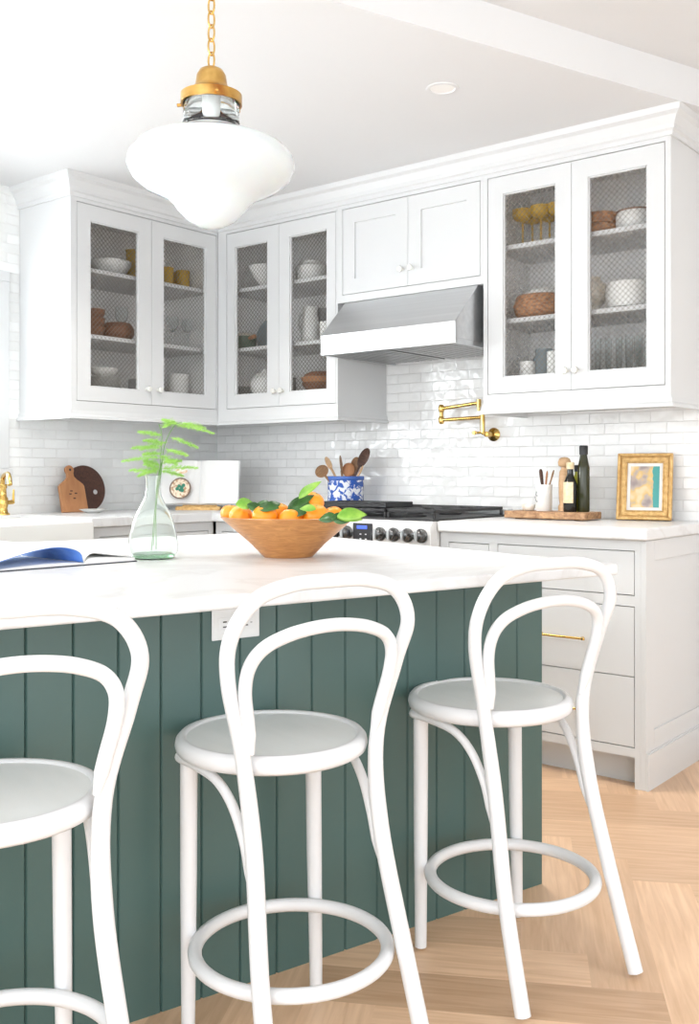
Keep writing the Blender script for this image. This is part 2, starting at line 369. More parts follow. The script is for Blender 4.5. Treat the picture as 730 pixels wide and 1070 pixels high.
# corner cabinet on the back wall
BX = -3.778; BW = -2.976-BX
cabB = upper('wall_cabinet', 'white wall cabinet with mesh doors in the corner, left of the range hood', (BX, 3.6, 0), 0, BW, [(-3.712-BX, -3.351-BX), (-3.349-BX, -2.988-BX)])
mesh_door(cabB, -3.712-BX, -3.351-BX, -3.656-BX, -3.428-BX, -3.37-BX); mesh_door(cabB, -3.349-BX, -2.988-BX, -3.281-BX, -3.043-BX, -3.322-BX)
# over the hood
CX = -2.974; CW = -2.1875-CX
cabC = upper('wall_cabinet', 'short white wall cabinet with two solid doors above the hood', (CX, 3.6, 0), 0, CW, [(-2.944-CX, -2.575-CX), (-2.573-CX, -2.204-CX)], z0=1.90, dz=(1.938, DZ1), shelves=())
def shaker(parent, x0, x1, z0, z1, rail=.068, y0=.001, name='door', th=.021):
    bm = BM(); y1 = y0+th
    box(bm, x0, y0, z0, x0+rail, y1, z1); box(bm, x1-rail, y0, z0, x1, y1, z1); box(bm, x0+rail, y0, z0, x1-rail, y1, z0+rail); box(bm, x0+rail, y0, z1-rail, x1-rail, y1, z1)
    box(bm, x0+rail, y0+.009, z0+rail, x1-rail, y1-.001, z1-rail)
    return obj(name, bm, 'white', parent)
d = shaker(cabC, -2.944-CX, -2.575-CX, 1.938, DZ1); knob(d, -2.603-CX, 2.012)
d = shaker(cabC, -2.573-CX, -2.204-CX, 1.938, DZ1); knob(d, -2.548-CX, 2.012)
# left wall cabinet
AY = 2.70; AW = 3.598-AY
cabA = upper('wall_cabinet', 'white wall cabinet with mesh doors on the left wall beside the window', (-3.78, AY, 0), PI/2, AW, [(2.734-AY, 3.162-AY), (3.164-AY, 3.588-AY)], depth=.398)
mesh_door(cabA, 2.734-AY, 3.162-AY, 2.807-AY, 3.088-AY, .431); mesh_door(cabA, 3.164-AY, 3.588-AY, 3.239-AY, 3.521-AY, .501)
for s, z in ((0, 2.19), (1, 1.53)):   # cup hinges on the right-hand door
    bm = BM(); box(bm, 3.535-AY, .024, z-.02, 3.575-AY, .04, z+.02); obj('hinge', bm, 'steeldark', cabA)
# cornice and light rail, mitred around the run (trim)
def sweep(prof, path, m, name, label):
    """prof (out, z) polygon; path list of (x, y) corners, outward on the right-hand side when walking"""
    bm = BM(); rings = []
    P = [Vector(p) for p in path]
    for i, p in enumerate(P):
        d0 = (P[i]-P[i-1]).normalized() if i else None; d1 = (P[i+1]-P[i]).normalized() if i < len(P)-1 else None
        n0 = Vector((d0.y, -d0.x)) if d0 else None; n1 = Vector((d1.y, -d1.x)) if d1 else None
        if n0 and n1: mt = (n0+n1); mt = mt/(mt.dot(n1))
        else: mt = n0 or n1
        rings.append([bm.verts.new((p.x+mt.x*o, p.y+mt.y*o, z)) for o, z in prof])
    for a, b in zip(rings, rings[1:]):
        for k in range(len(prof)): j = (k+1) % len(prof); bm.faces.new((a[k], a[j], b[j], b[k]))
    bm.faces.new(rings[0]); bm.faces.new(rings[-1][::-1])
    return struct(name, bm, m, label)
run = [(WX, AY-.0012), (-3.78, AY-.0012), (-3.78, 3.6), (-1.3875, 3.6), (-1.3875, WY)]
sweep([(0, 2.352), (.008, 2.352), (.010, 2.368), (.018, 2.374), (.020, 2.39), (.034, 2.418), (.050, 2.428), (.055, 2.4499), (0, 2.4499)], run, 'white', 'trim_1', 'white crown moulding along the tops of the wall cabinets')
rail = [(0, 1.355), (.016, 1.355), (.014, 1.366), (.006, 1.374), (.004, 1.392), (0, 1.392)]
sweep(rail, [(WX, AY-.0012), (-3.78, AY-.0012), (-3.78, 3.6), (-2.9748, 3.6), (-2.9748, WY)], 'white', 'trim_2', 'white light rail under the corner wall cabinets')
sweep(rail, [(RX-.0012, WY), (RX-.0012, 3.6), (-1.3875, 3.6), (-1.3875, WY)], 'white', 'trim_3', 'white light rail under the right wall cabinet')

# ---------------------------------------------------------------- range hood
hx0, hx1 = -2.93, -2.212
t = thing('range_hood', 'stainless steel range hood with sloping front over the range', 'range hood', (0, 0, 0))
bm = BM(); prism(bm, [(3.425, 1.638), (3.425, 1.728), (3.6-.003, 1.897), (WY-.002, 1.897), (WY-.002, 1.66), (3.44, 1.66), (3.44, 1.638)], hx0, hx1)
o = obj('canopy', bm, 'steel', t, bevel=.002)
for lx in (hx0, hx1-.015):
    bm = BM(); prism(bm, [(3.44, 1.638), (3.44, 1.66), (WY-.002, 1.66), (WY-.002, 1.638)], lx, lx+.015); obj('side_lip', bm, 'steel', t)
for k in range(2):
    bm = BM(); a = hx0+.02+k*(hx1-hx0-.03)/2
    for q in range(9): box(bm, a+q*.036, 3.46, 1.642, a+q*.036+.026, 3.93, 1.6595)
    obj('baffle_filter', bm, 'steeldark', t)

# ---------------------------------------------------------------- base cabinet on the right
t = thing('base_cabinet', 'white base cabinet with brass pulls right of the range', 'cabinet', (-2.243, 3.365, 0), 0)
BWd = .857
bm = BM()
g = .003
op = [(.041, .222, .145, .832), (.265, .813, .681, .834), (.265, .813, .3935, .638), (.265, .813, .145, .3905)]
box(bm, 0, .022, .1, .02, .613, .873); box(bm, .02, .05, .1, BWd-.04, .613, .12); box(bm, .02, .593, .12, BWd-.04, .613, .873)
box(bm, .02, .022, .85, BWd-.04, .6, .873)
box(bm, .02, .07, 0, BWd-.04, .085, .1)
obj('carcass', bm, 'white', t)
bm = BM()
box(bm, 0, 0, .11, .041-g, .022, .873); box(bm, .222+g, 0, .11, .265-g, .022, .873); box(bm, .813+g, 0, 0, BWd-.02, .022, .873)
box(bm, .041-g, 0, .11, .222+g, .022, .145-g); box(bm, .041-g, 0, .832+g, .222+g, .022, .873)
box(bm, .265-g, 0, .11, .813+g, .022, .145-g); box(bm, .265-g, 0, .834+g, .813+g, .022, .873); box(bm, .265-g, 0, .638+g, .813+g, .022, .681-g)
obj('face_frame', bm, 'white', t)
bm = BM()  # end panel: stiles, rails, recessed field and plinth
x0, x1 = BWd-.02, BWd; D = .613
box(bm, x0, 0, 0, x1, .075, .873); box(bm, x0, D-.075, 0, x1, D, .873); box(bm, x0, .075, .80, x1, D-.075, .873); box(bm, x0, .075, .13, x1-.006, D-.075, .80)
box(bm, x0, .075, 0, x1, D-.075, .2)
obj('end_panel', bm, 'white', t, bevel=.0015)
bm = BM(); box(bm, x1, 0, 0, x1+.009, D, .126); box(bm, x1-.001, 0, .126, x1+.004, D, .132); obj('plinth', bm, 'white', t)
bm = BM(); box(bm, .04, .024, .14, .815, .03, .84); obj('gap_shade_sheet', bm, 'gap', t)  # dark sheet that paints the shade between the drawer fronts
def pull(parent, xa, xb, z, y=0):
    bm = BM(); tube(bm, [(xa, y-.028, z), (xb, y-.028, z)], .0045, 12)
    for x in (xa+.012, xb-.012): tube(bm, [(x, y, z), (x, y-.028, z)], .004, 10)
    for x in (xa, xb): lathe(bm, [(0, -.006), (.007, -.004), (.007, .004), (0, .006)], 12, (x, y-.028, z))
    return obj('pull', bm, 'brass', parent, smooth=True, label='slim brass bar pull')
def drawer(parent, x0, x1, z0, z1):
    bm = BM(); box(bm, x0, .001, z0, x1, .022, z1); return obj('drawer', bm, 'white', parent, bevel=.001)
for i, o4 in enumerate(op):
    if i == 0:
        d = shaker(t, o4[0], o4[1], o4[2], o4[3], .04); knob(d, .2, .78)
    else:
        d = drawer(t, *o4); pull(d, .443, .632, {1: .757, 2: .512, 3: .256}[i])
# worktop right
def slab(name, label, x0, y0, x1, y1, z0=.875, z1=.918):
    bm = BM(); box(bm, x0, y0, z0, x1, y1, z1); return tag(obj(name, bm, 'marble', bevel=.008, seg=3), label, 'worktop')
slab('worktop', 'white marble worktop on the base cabinet right of the range', -2.243, 3.338, -1.372, WY-.001)

# ---------------------------------------------------------------- left base run
t = thing('base_cabinet', 'white base cabinet on the left wall beside the apron sink', 'cabinet', (-3.56, 2.66, 0), PI/2)
bm = BM(); L = 3.36-2.66
box(bm, 0, .022, .1, L, .615, .873); box(bm, 0, .06, 0, L, .08, .1); box(bm, 0, 0, .1, .03, .022, .873); box(bm, L-.03, 0, .1, L, .022, .873); box(bm, .03, 0, .83+g, L-.03, .022, .873); box(bm, .03, 0, .1, L-.03, .022, .145)
obj('carcass', bm, 'white', t)
bm = BM(); box(bm, .03+g, .003, .66, L-.03-g, .0215, .83); d = obj('drawer', bm, 'white', t); pull(d, L/2-.09, L/2+.09, .75)
d = shaker(t, .03+g, L/2-.001, .15, .655, .06); d = shaker(t, L/2+.001, L-.03-g, .15, .655, .06)
t = thing('base_cabinet', 'white corner base cabinet between the range and the left run', 'cabinet', (-3.545, 3.365, 0), 0)
bm = BM(); L = -3.008+3.545
box(bm, 0, .022, .1, L, .613, .873); box(bm, 0, .06, 0, L, .08, .1); box(bm, 0, 0, .1, .04, .022, .873); box(bm, L-.04, 0, .1, L, .022, .873); box(bm, .04, 0, .83, L-.04, .022, .873); box(bm, .04, 0, .1, L-.04, .022, .145)
obj('carcass', bm, 'white', t); shaker(t, .043, L-.043, .15, .826, .06)
t = thing('base_cabinet', 'white base cabinet under the apron sink', 'cabinet', (-3.56, 1.0, 0), PI/2)
bm = BM(); box(bm, 0, .022, .1, .74, .615, .873); box(bm, .74, .022, .1, 1.655, .615, .62); box(bm, 0, .06, 0, 1.655, .08, .1)
obj('carcass', bm, 'white', t); shaker(t, .005, .37, .12, .86); shaker(t, .372, .738, .12, .86); shaker(t, .745, 1.19, .12, .615); shaker(t, 1.193, 1.65, .12, .615)
# apron sink
t = thing('apron_sink', 'white farmhouse apron sink under the window', 'sink', (0, 0, 0))
bm = BM(); sx0, sx1, sy0, sy1 = -4.06, -3.515, 1.76, 2.63; w = .022
box(bm, sx0, sy0, .64, sx1, sy1, .66); box(bm, sx0, sy0, .66, sx0+w, sy1, .905); box(bm, sx1-w, sy0, .66, sx1, sy1, .905); box(bm, sx0+w, sy0, .66, sx1-w, sy0+w, .905); box(bm, sx0+w, sy1-w, .66, sx1-w, sy1, .905)
obj('basin', bm, 'whitecer', t, bevel=.006)
bm = BM(); lathe(bm, [(0, .661), (.04, .661), (.04, .664), (0, .664)], 24, (-3.8, 2.2, 0)); obj('drain', bm, 'brass', t)
# L-shaped worktop
bm = BM(); prism(bm, [(WX+.001, 1.0), (-3.54, 1.0), (-3.54, 1.758), (-4.062, 1.758), (-4.062, 2.632), (-3.54, 2.632), (-3.54, 3.338), (-3.008, 3.338), (-3.008, WY-.001), (WX+.001, WY-.001)], .875, .918, 'z')
tag(obj('worktop', bm, 'marble', bevel=.006), 'white marble worktop running from the sink into the corner', 'worktop')
# faucet
fp = onX(4, 540, -4.11)
t = thing('faucet', 'polished brass gooseneck faucet behind the apron sink', 'faucet', (-4.10, fp.y-.01, .918))
bm = BM(); lathe(bm, [(0, 0), (.03, 0), (.03, .006), (.022, .012), (.018, .03), (.022, .045), (.022, .075), (.016, .085), (.014, .12), (.018, .125), (.018, .14), (.0, .142)], 24); obj('body', bm, 'brass', t, smooth=True)
bm = BM(); tube(bm, cr([(0, -.002, .12), (0, -.003, .15), (.02, -.01, .175), (.08, -.03, .188), (.14, -.06, .18), (.165, -.07, .14)]), .011); obj('spout', bm, 'brass', t, smooth=True)
bm = BM(); tube(bm, [(0, 0, .055), (.0, .05, .058)], .010); tube(bm, [(.0, .052, .052), (0, .054, .115)], [.007, .004]); obj('lever', bm, 'brass', t, smooth=True)

# ---------------------------------------------------------------- range
rx0, rx1 = -3.003, -2.247
t = thing('range', 'stainless steel gas range with black grates under the hood', 'range', (0, 0, 0))
bm = BM(); box(bm, rx0, 3.34, .1, rx1, 3.95, .915)
box(bm, rx0+.03, 3.4, 0, rx0+.06, 3.45, .1); box(bm, rx1-.06, 3.4, 0, rx1-.03, 3.45, .1)
obj('body', bm, 'steelfront', t, bevel=.002)
bm = BM(); prism(bm, [(3.34, .80), (3.30, .805), (3.297, .90), (3.31, .916), (3.34, .916)], rx0, rx1); panel = obj('control_panel', bm, 'steelfront', t, bevel=.002)
bm = BM(); box(bm, rx0+.01, 3.30, .18, rx1-.01, 3.339, .78); dr = obj('oven_door', bm, 'steel', t, bevel=.004)
bm = BM(); tube(bm, [(rx0+.05, 3.25, .735), (rx1-.05, 3.25, .735)], .012); tube(bm, [(rx0+.08, 3.25, .735), (rx0+.08, 3.3, .735)], .008); tube(bm, [(rx1-.08, 3.25, .735), (rx1-.08, 3.3, .735)], .008); obj('handle', bm, 'steel', dr, smooth=True)
for X in (-2.290, -2.358, -2.427, -2.497, -2.672, -2.742, -2.812, -2.882):
    bm = BM(); lathe(bm, [(0, 0), (.029, 0), (.029, .006), (.024, .009), (.022, .034), (.018, .038), (0, .038)], 28)
    k = obj('control_knob', bm, 'knob', t, smooth=True, loc=(X, 3.299, .858), rot=(PI/2, 0, 0))
    bm = BM(); box(bm, -.006, -.02, .036, .006, .022, .046); obj('grip', bm, 'steel', k, bevel=.002)
bm = BM(); box(bm, -2.638, 3.292, .815, -2.537, 3.303, .9); dp = obj('display', bm, 'black', t, bevel=.002)
bm = BM(); box(bm, -2.615, 3.290, .876, -2.562, 3.2935, .89); obj('screen', bm, 'screen', dp, label='blue lit readout')
bm = BM()
for q in range(4): box(bm, -2.60+(q % 2)*.028, 3.290, .832+(q//2)*.02, -2.592+(q % 2)*.028, 3.2935, .836+(q//2)*.02)
obj('button', bm, 'plastic', dp)
bm = BM(); box(bm, rx0, 3.32, .915, rx1, 3.95, .925); obj('cooktop', bm, 'black', t, bevel=.003)
bm = BM(); box(bm, rx0, 3.90, .925, rx1, 3.955, .95); obj('back_trim', bm, 'steel', t, bevel=.003)
for k in range(2):
    for j in range(2):
        cx, cy = rx0+.2+k*.36, 3.47+j*.27
        bm = BM(); lathe(bm, [(0, 0), (.05, 0), (.05, .008), (.035, .012), (.035, .02), (0, .022)], 24, (cx, cy, .925)); obj('burner', bm, 'black', t, smooth=True)
for k in range(3):
    bm = BM(); gx0 = rx0+.012+k*.246; gx1 = gx0+.24; gz = .947
    for x in (gx0, gx1-.012): box(bm, x, 3.345, gz, x+.012, 3.885, gz+.014)
    for y in (3.345, 3.61, 3.873): box(bm, gx0, y, gz, gx1, y+.012, gz+.014)
    for x in (gx0, gx1-.012):
        for y in (3.345, 3.873): box(bm, x, y, .925, x+.012, y+.012, gz)
    for j in range(2):
        cx, cy = (gx0+gx1)/2, 3.48+j*.265
        for s in (-1, 1):
            box(bm, cx-.006, cy+s*.03-(.0 if s > 0 else .07), gz, cx+.006, cy+s*.03+(.07 if s > 0 else 0), gz+.014)
            box(bm, cx+s*.03-(.0 if s > 0 else .08), cy-.006, gz, cx+s*.03+(.08 if s > 0 else 0), cy+.006, gz+.014)
    obj('grate', bm, 'black', t, bevel=.003)
# griddle plate lying across the left grates
bm = BM(); box(bm, -2.93, 3.42, .9612, -2.56, 3.62, .975); box(bm, -2.93, 3.42, .975, -2.922, 3.62, .983); box(bm, -2.568, 3.42, .975, -2.56, 3.62, .983); box(bm, -2.922, 3.42, .975, -2.568, 3.43, .983); box(bm, -2.922, 3.61, .975, -2.568, 3.62, .983)
tag(obj('griddle', bm, 'black', bevel=.002), 'black cast iron griddle lying on the left range grates', 'griddle')

# ---------------------------------------------------------------- pot filler
t = thing('pot_filler', 'brass folding pot filler mounted on the tile above the range', 'pot filler', (0, 0, 0))
fl = onY(515, 454, WY-.01)
bm = BM(); lathe(bm, [(0, 0), (.031, 0), (.031, .006), (.02, .012), (.012, .016), (.012, .075), (0, .078)], 28); obj('flange', bm, 'brass', t, smooth=True, loc=(fl.x, WY-.0005, fl.z), rot=(PI/2, 0, 0))
ya = WY-.07
J1 = onY(504, 436, ya); J2 = onY(461, 439, ya); J3 = onY(461, 427, ya); J4 = onY(500, 421, ya-.02)
V = onY(504, 452, ya)
bm = BM(); tube(bm, [(fl.x, ya, fl.z), (V.x, ya, V.z)], .010); tube(bm, [V, (J1.x, ya, J1.z+.012)], .011); obj('valve_body', bm, 'brass', t, smooth=True)
bm = BM(); tube(bm, [(V.x, ya, V.z), (V.x-.045, ya, V.z)], .006); lathe(bm, [(0, -.01), (.01, -.008), (.01, .008), (0, .01)], 14, (V.x-.045, ya, V.z)); obj('valve_lever', bm, 'brass', t, smooth=True)
bm = BM(); tube(bm, [J1, J2], .0085); obj('arm', bm, 'brass', t, smooth=True)
bm = BM(); tube(bm, [J3, J4], .0085); obj('arm', bm, 'brass', t, smooth=True)
bm = BM(); tube(bm, [(J2.x, ya, J2.z-.016), (J2.x, ya, J3.z+.016)], .0085)
for z in (J2.z, J3.z): lathe(bm, [(0, -.02), (.01, -.018), (.014, -.008), (.014, .008), (.01, .018), (0, .02)], 18, (J2.x, ya, z))
obj('joint', bm, 'brass', t, smooth=True)
bm = BM(); lathe(bm, [(0, -.018), (.011, -.016), (.011, .016), (0, .018)], 18, tuple(J4)); tube(bm, [J4, J4-Vector((0, 0, .035))], .007); obj('nozzle', bm, 'brass', t, smooth=True)

# ---------------------------------------------------------------- island
C0 = Vector((-1.048, 2.371, 0)); IH = .885; IT = .028; IL = 2.75; ID = 1.64
irot = math.atan2(U.y, U.x)
t = thing('kitchen_island', 'green tongue-and-groove kitchen island base with stools along it', 'island', C0, irot)
# local x along U, local y across (away from seats)
xo, yo = -.007, .254; sp = .0928; bl = IL-.05
bm = BM(); poly = []
x = xo; gw, gd = .0035, .005
pts = [(xo, yo)]
k = 1
while xo-k*sp > xo-bl:
    X = xo-k*sp; pts += [(X+gw, yo), (X, yo+gd), (X-gw, yo)]; k += 1
pts += [(xo-bl, yo), (xo-bl, yo+.02), (xo, yo+.02)]
prism(bm, pts, 0, IH-IT, 'z'); obj('groove_panel', bm, 'green', t)
bm = BM(); box(bm, xo-bl, yo+.0205, 0, xo-.0, ID-.03, IH-IT-.001)
obj('carcass', bm, 'green', t)
# outlet
t2 = thing('wall_outlet', 'white double outlet plate on the green island panel', 'outlet', C0+U*(-.025-(.865+.981)/2)+W_*(yo-.0005)+Vector((0, 0, .788)), irot)
bm = BM(); box(bm, -.058, -.005, -.033, .058, 0, .033); obj('cover_plate', bm, 'plastic', t2, bevel=.002)
for s in (-1, 1):
    bm = BM(); box(bm, s*.026-.018, -.0065, -.015, s*.026+.018, -.0045, .015); q = obj('socket', bm, 'plastic', t2, bevel=.001)
    bm = BM(); box(bm, s*.026-.007, -.0072, .004, s*.026+.002, -.006, .0065); box(bm, s*.026-.007, -.0072, -.0065, s*.026+.002, -.006, -.004); lathe(bm, [(0, -.0005), (.0022, -.0005), (.0022, .0005), (0, .0005)], 10, (s*.026+.01, -.0068, 0)); obj('slots', bm, 'dark', q)
bm = BM(); box(bm, -IL, 0, IH-IT, 0, ID, IH)
o = tag(obj('island_worktop', bm, 'marble', bevel=.006, seg=3), 'white marble worktop on the green island', 'worktop'); o.location = C0; o.rotation_euler = (0, 0, irot)

# ---------------------------------------------------------------- stools
OC = [(.1663, -.2938, .012), (.156, -.2316, .2114), (.1401, -.1782, .4285), (.1483, -.1537, .5928), (.1857, -.1669, .7402), (.1946, -.1941, .8253), (.1545, -.2078, .888), (.0823, -.2105, .9118), (0, -.2092, .9145)]
IC = [(.1355, -.160, .606), (.147, -.169, .665), (.1590, -.180, .725), (.1560, -.192, .771), (.1330, -.203, .803), (.0900, -.211, .822), (.045, -.215, .831), (0, -.217, .834)]
def mirror(P): return list(P)+[(-x, y, z) for x, y, z in P[::-1][1:]]
def make_stool():
    t = thing('bar_stool', '', 'bar stool')
    R, zs = .1926, .5943
    bm = BM(); lathe(bm, [(R-.03, zs-.036), (R-.012, zs-.037), (R-.003, zs-.031), (R, zs-.020), (R-.002, zs-.009), (R-.009, zs-.001), (R-.017, zs), (R-.022, zs-.003), (R-.024, zs-.008)], 64)
    obj('seat_ring', bm, 'stool', t, smooth=True)
    bm = BM(); lathe(bm, [(0, zs-.03), (R-.02, zs-.03), (R-.02, zs-.0055), (R-.06, zs-.007), (0, zs-.0075)], 64)
    obj('seat_panel', bm, 'seat', t, smooth=True, label='pale grey round seat panel')
    path = cr(mirror(OC), 8)
    rad = [.0165 if p.z < .45 else (.0165-.0025*min(1, (p.z-.45)/.2)) for p in path]
    bm = BM(); tube(bm, path, rad, 18); obj('back_frame', bm, 'stool', t, smooth=True)
    bm = BM(); ip = cr(mirror(IC), 8); ni = len(ip); tube(bm, ip, [.0125*min(1, .5+.5*min(i, ni-1-i)/5) for i in range(ni)], 16); obj('inner_hoop', bm, 'stool', t, smooth=True)
    for s in (-1, 1):
        bm = BM(); tube(bm, [(s*.1461, .0762, zs-.03), (s*.148, .074, .3), (s*.1505, .0702, .006)], [.0175, .0165, .0135], 18); obj('leg', bm, 'stool', t, smooth=True)
        bm = BM(); tube(bm, cr([(s*.150, .098, .549), (s*.166, .075, .549), (s*.163, .02, .549), (s*.154, -.055, .538), (s*.147, -.105, .505), (s*.142, -.142, .45), (s*.141, -.163, .395), (s*.143, -.178, .35)], 6), [.0095]*36+[.0095-.0009*i for i in range(7)], 12); obj('brace', bm, 'stool', t, smooth=True)
    bm = BM(); tube(bm, [(.187*math.cos(a), -.077+.187*math.sin(a), .191) for a in [2*PI*i/64 for i in range(64)]], .0138, 16, closed=True); obj('foot_ring', bm, 'stool', t, smooth=True)
    return t
poses = [(.331, 2.36, .5734, 'white bentwood bar stool nearest the island end, in front of the brass drawer pull'), (-.1561, 2.0116, .6025, 'white bentwood bar stool in the middle, in front of the outlet plate'), (-.5978, 1.6405, .5537, 'white bentwood bar stool at the left, cut off by the photo edge')]
s0 = make_stool()
for i, (lat, d, yaw, lab) in enumerate(poses):
    s = s0 if i == 0 else copy_tree(s0)
    s.location = cam2w(lat, d); s.rotation_euler = (0, 0, yaw+AZ)
    tag(s, lab, 'bar stool', 'white bentwood stools at the island')

# ---------------------------------------------------------------- pendant lamp
pc = cam2w(-.312, 2.26)
def pz(y): return CAMH+(493-y)/F*2.26
t = thing('pendant_lamp', 'schoolhouse pendant lamp with white opal glass shade on a brass chain', 'pendant lamp', (pc.x, pc.y, 0))
bm = BM(); lathe(bm, [(.068, 1.888), (.072, 1.880), (.09, 1.872), (.13, 1.862), (.168, 1.845), (.186, 1.822), (.188, 1.800), (.176, 1.778), (.150, 1.757), (.118, 1.742), (.096, 1.730), (.083, 1.715), (.072, 1.700), (.052, 1.681), (.025, 1.668), (0, 1.664)][::-1], 64)
sh = obj('shade', bm, 'opal', t, smooth=True, label='opaque white glass shade')
md = sh.modifiers.new('Solid', 'SOLIDIFY'); md.thickness = .003
bm = BM(); lathe(bm, [(.068, 1.886), (.0635, 1.905), (.063, 1.948)], 48); ng = obj('shade_neck', bm, 'glass', t, smooth=True, label='clear glass neck')
md = ng.modifiers.new('Solid', 'SOLIDIFY'); md.thickness = .002
bm = BM(); lathe(bm, [(.064, 1.944), (.069, 1.944), (.069, 1.966), (.055, 1.972), (.042, 1.977), (.036, 1.99), (.033, 2.01), (.026, 2.022), (.012, 2.029), (0, 2.030)], 48)
ln = BM(); lathe(ln, [(.0655, 1.945), (.060, 1.955), (.03, 1.964), (0, 1.965)], 48); obj('fitter_liner', ln, mat('dull_liner', (.09, .075, .08), .4), t, smooth=True, label='dark inside of the fitter')
obj('fitter', bm, 'agedbrass', t, smooth=True, label='aged brass bell-shaped fitter')
for k in range(3):
    a = k*2*PI/3-.6
    bm = BM(); tube(bm, [(.066*math.cos(a), .066*math.sin(a), 1.95), (.082*math.cos(a), .082*math.sin(a), 1.95)], .004); obj('screw', bm, 'agedbrass', t)
bm = BM(); lathe(bm, [(0, 1.90), (.018, 1.90), (.02, 1.93), (.02, 1.966), (0, 1.966)], 24); sk = obj('socket', bm, 'whitecer', t, smooth=True)
bm = BM(); lathe(bm, [(0, 1.80), (.02, 1.81), (.03, 1.835), (.025, 1.86), (.013, 1.885), (.013, 1.902), (0, 1.902)], 24); obj('bulb', bm, 'bulb', t, smooth=True)
bm = BM(); z = 2.044; k = 0
while z < CZ-.03:
    pts = []
    for q in range(20):
        a = 2*PI*q/20; x = .0075*math.cos(a); zz = .019*math.sin(a)
        pts.append((x*(1 if k % 2 == 0 else .25), x*(.25 if k % 2 == 0 else 1), z+zz))
    tube(bm, pts, .0023, 8, closed=True); z += .031; k += 1
obj('chain', bm, 'brass', t, smooth=True)
bm = BM(); lathe(bm, [(0, CZ-.045), (.01, CZ-.043), (.012, CZ-.03), (.05, CZ-.018), (.06, CZ-.001), (0, CZ-.001)], 32); obj('ceiling_canopy', bm, 'agedbrass', t, smooth=True)
# recessed downlight
dp_ = onZ(462, 92, CZ)
t = thing('recessed_light', 'round white recessed downlight in the ceiling', 'ceiling light', (dp_.x, dp_.y, CZ))
bm = BM(); lathe(bm, [(.042, -.001), (.045, -.005), (.056, -.004), (.058, -.0005)], 40); obj('trim_ring', bm, 'ceil', t, smooth=True)
bm = BM(); lathe(bm, [(0, -.0015), (.044, -.0015), (.044, -.0005), (0, -.0005)], 40); obj('lens', bm, 'paper', t)

# ---------------------------------------------------------------- fruit bowl
bc = onZ(301, 581.5, IH)
t = thing('fruit_bowl', 'wide honey-coloured wooden bowl of tangerines on the island', 'bowl', (bc.x, bc.y, IH))
bm = BM()
lathe(bm, [(0, 0), (.066, 0), (.070, .004), (.100, .035), (.140, .070), (.176, .101), (.183, .108), (.180, .110), (.172, .104), (.134, .074), (.094, .041), (.06, .014), (0, .010)], 72)
obj('bowl', bm, 'bowlwood', t, smooth=True)
def leaf(L, Wd, m, parent, loc, rot, curl=.15):
    bm = BM(); n = 10; rows = []
    for i in range(n+1):
        s = i/n; w = Wd*math.sin(PI*min(1, s**.8))**.9*.5+.0004
        zc = -curl*L*s*s
        rows.append([bm.verts.new((s*L, -w, zc+w*.35)), bm.verts.new((s*L, 0, zc)), bm.verts.new((s*L, w, zc+w*.35))])
    for a, b in zip(rows, rows[1:]):
        for k in range(2): bm.faces.new((a[k], a[k+1], b[k+1], b[k]))
    o = obj('leaf', bm, m, parent, smooth=True, loc=loc, rot=rot)
    md = o.modifiers.new('Solid', 'SOLIDIFY'); md.thickness = .0008
    return o
def fruit(px, py, d, r, lab, m='orange', ribs=False):
    p = atd(px, py, d)
    t = thing('tangerine', lab, 'tangerine', p, random.uniform(0, 6), 'tangerines in the wooden bowl')
    t.rotation_euler = (random.uniform(-.5, .5), random.uniform(-.5, .5), random.uniform(0, 6))
    bm = BM(); prof = []
    for i in range(17):
        a = -PI/2+PI*i/16; rr = r*math.cos(a); z = r*.88*math.sin(a)
        if i > 13: z -= (i-13)*r*.022
        prof.append((rr if 0 < i < 16 else 0, z))
    n = 40; lathe(bm, prof, n)
    if ribs:
        for v in bm.verts:
            a = math.atan2(v.co.y, v.co.x); k = 1+.05*math.cos(9*a); v.co.x *= k; v.co.y *= k
    obj('peel', bm, m, t, smooth=True)
    bm = BM(); lathe(bm, [(0, r*.78), (.004, r*.79), (.0035, r*.83), (0, r*.84)], 8); obj('stem_end', bm, 'stem', t)
    return t
# (px, py, depth, radius)
FR = [
 (241, 536.5, 2.70, .027, 'pale striped tangerine at the far left rim of the wooden bowl', 'peelpale', True),
 (252, 540, 2.66, .032, 'ribbed tangerine with pale streaks, second from the left in the bowl', 'peelpale', True),
 (276.5, 540, 2.615, .034, 'large smooth tangerine at the front left of the bowl', 'orange', False),
 (303, 542, 2.60, .029, 'low tangerine at the front middle of the bowl', 'orange', False),
 (329.5, 539, 2.615, .0355, 'large tangerine at the front right of the bowl', 'orange', False),
 (327, 524.5, 2.68, .0305, 'highest tangerine, on top of the pile', 'orange', False),
 (292.5, 535.5, 2.69, .029, 'tangerine half hidden behind dark leaves in the middle of the bowl', 'orange', False),
 (348, 539, 2.66, .028, 'tangerine beside the bright leaf at the right rim of the bowl', 'orange', False),
 (311, 536.5, 2.72, .030, 'tangerine behind the middle of the pile, under a leaf', 'orange', False),
]
fr = [fruit(*a) for a in FR]
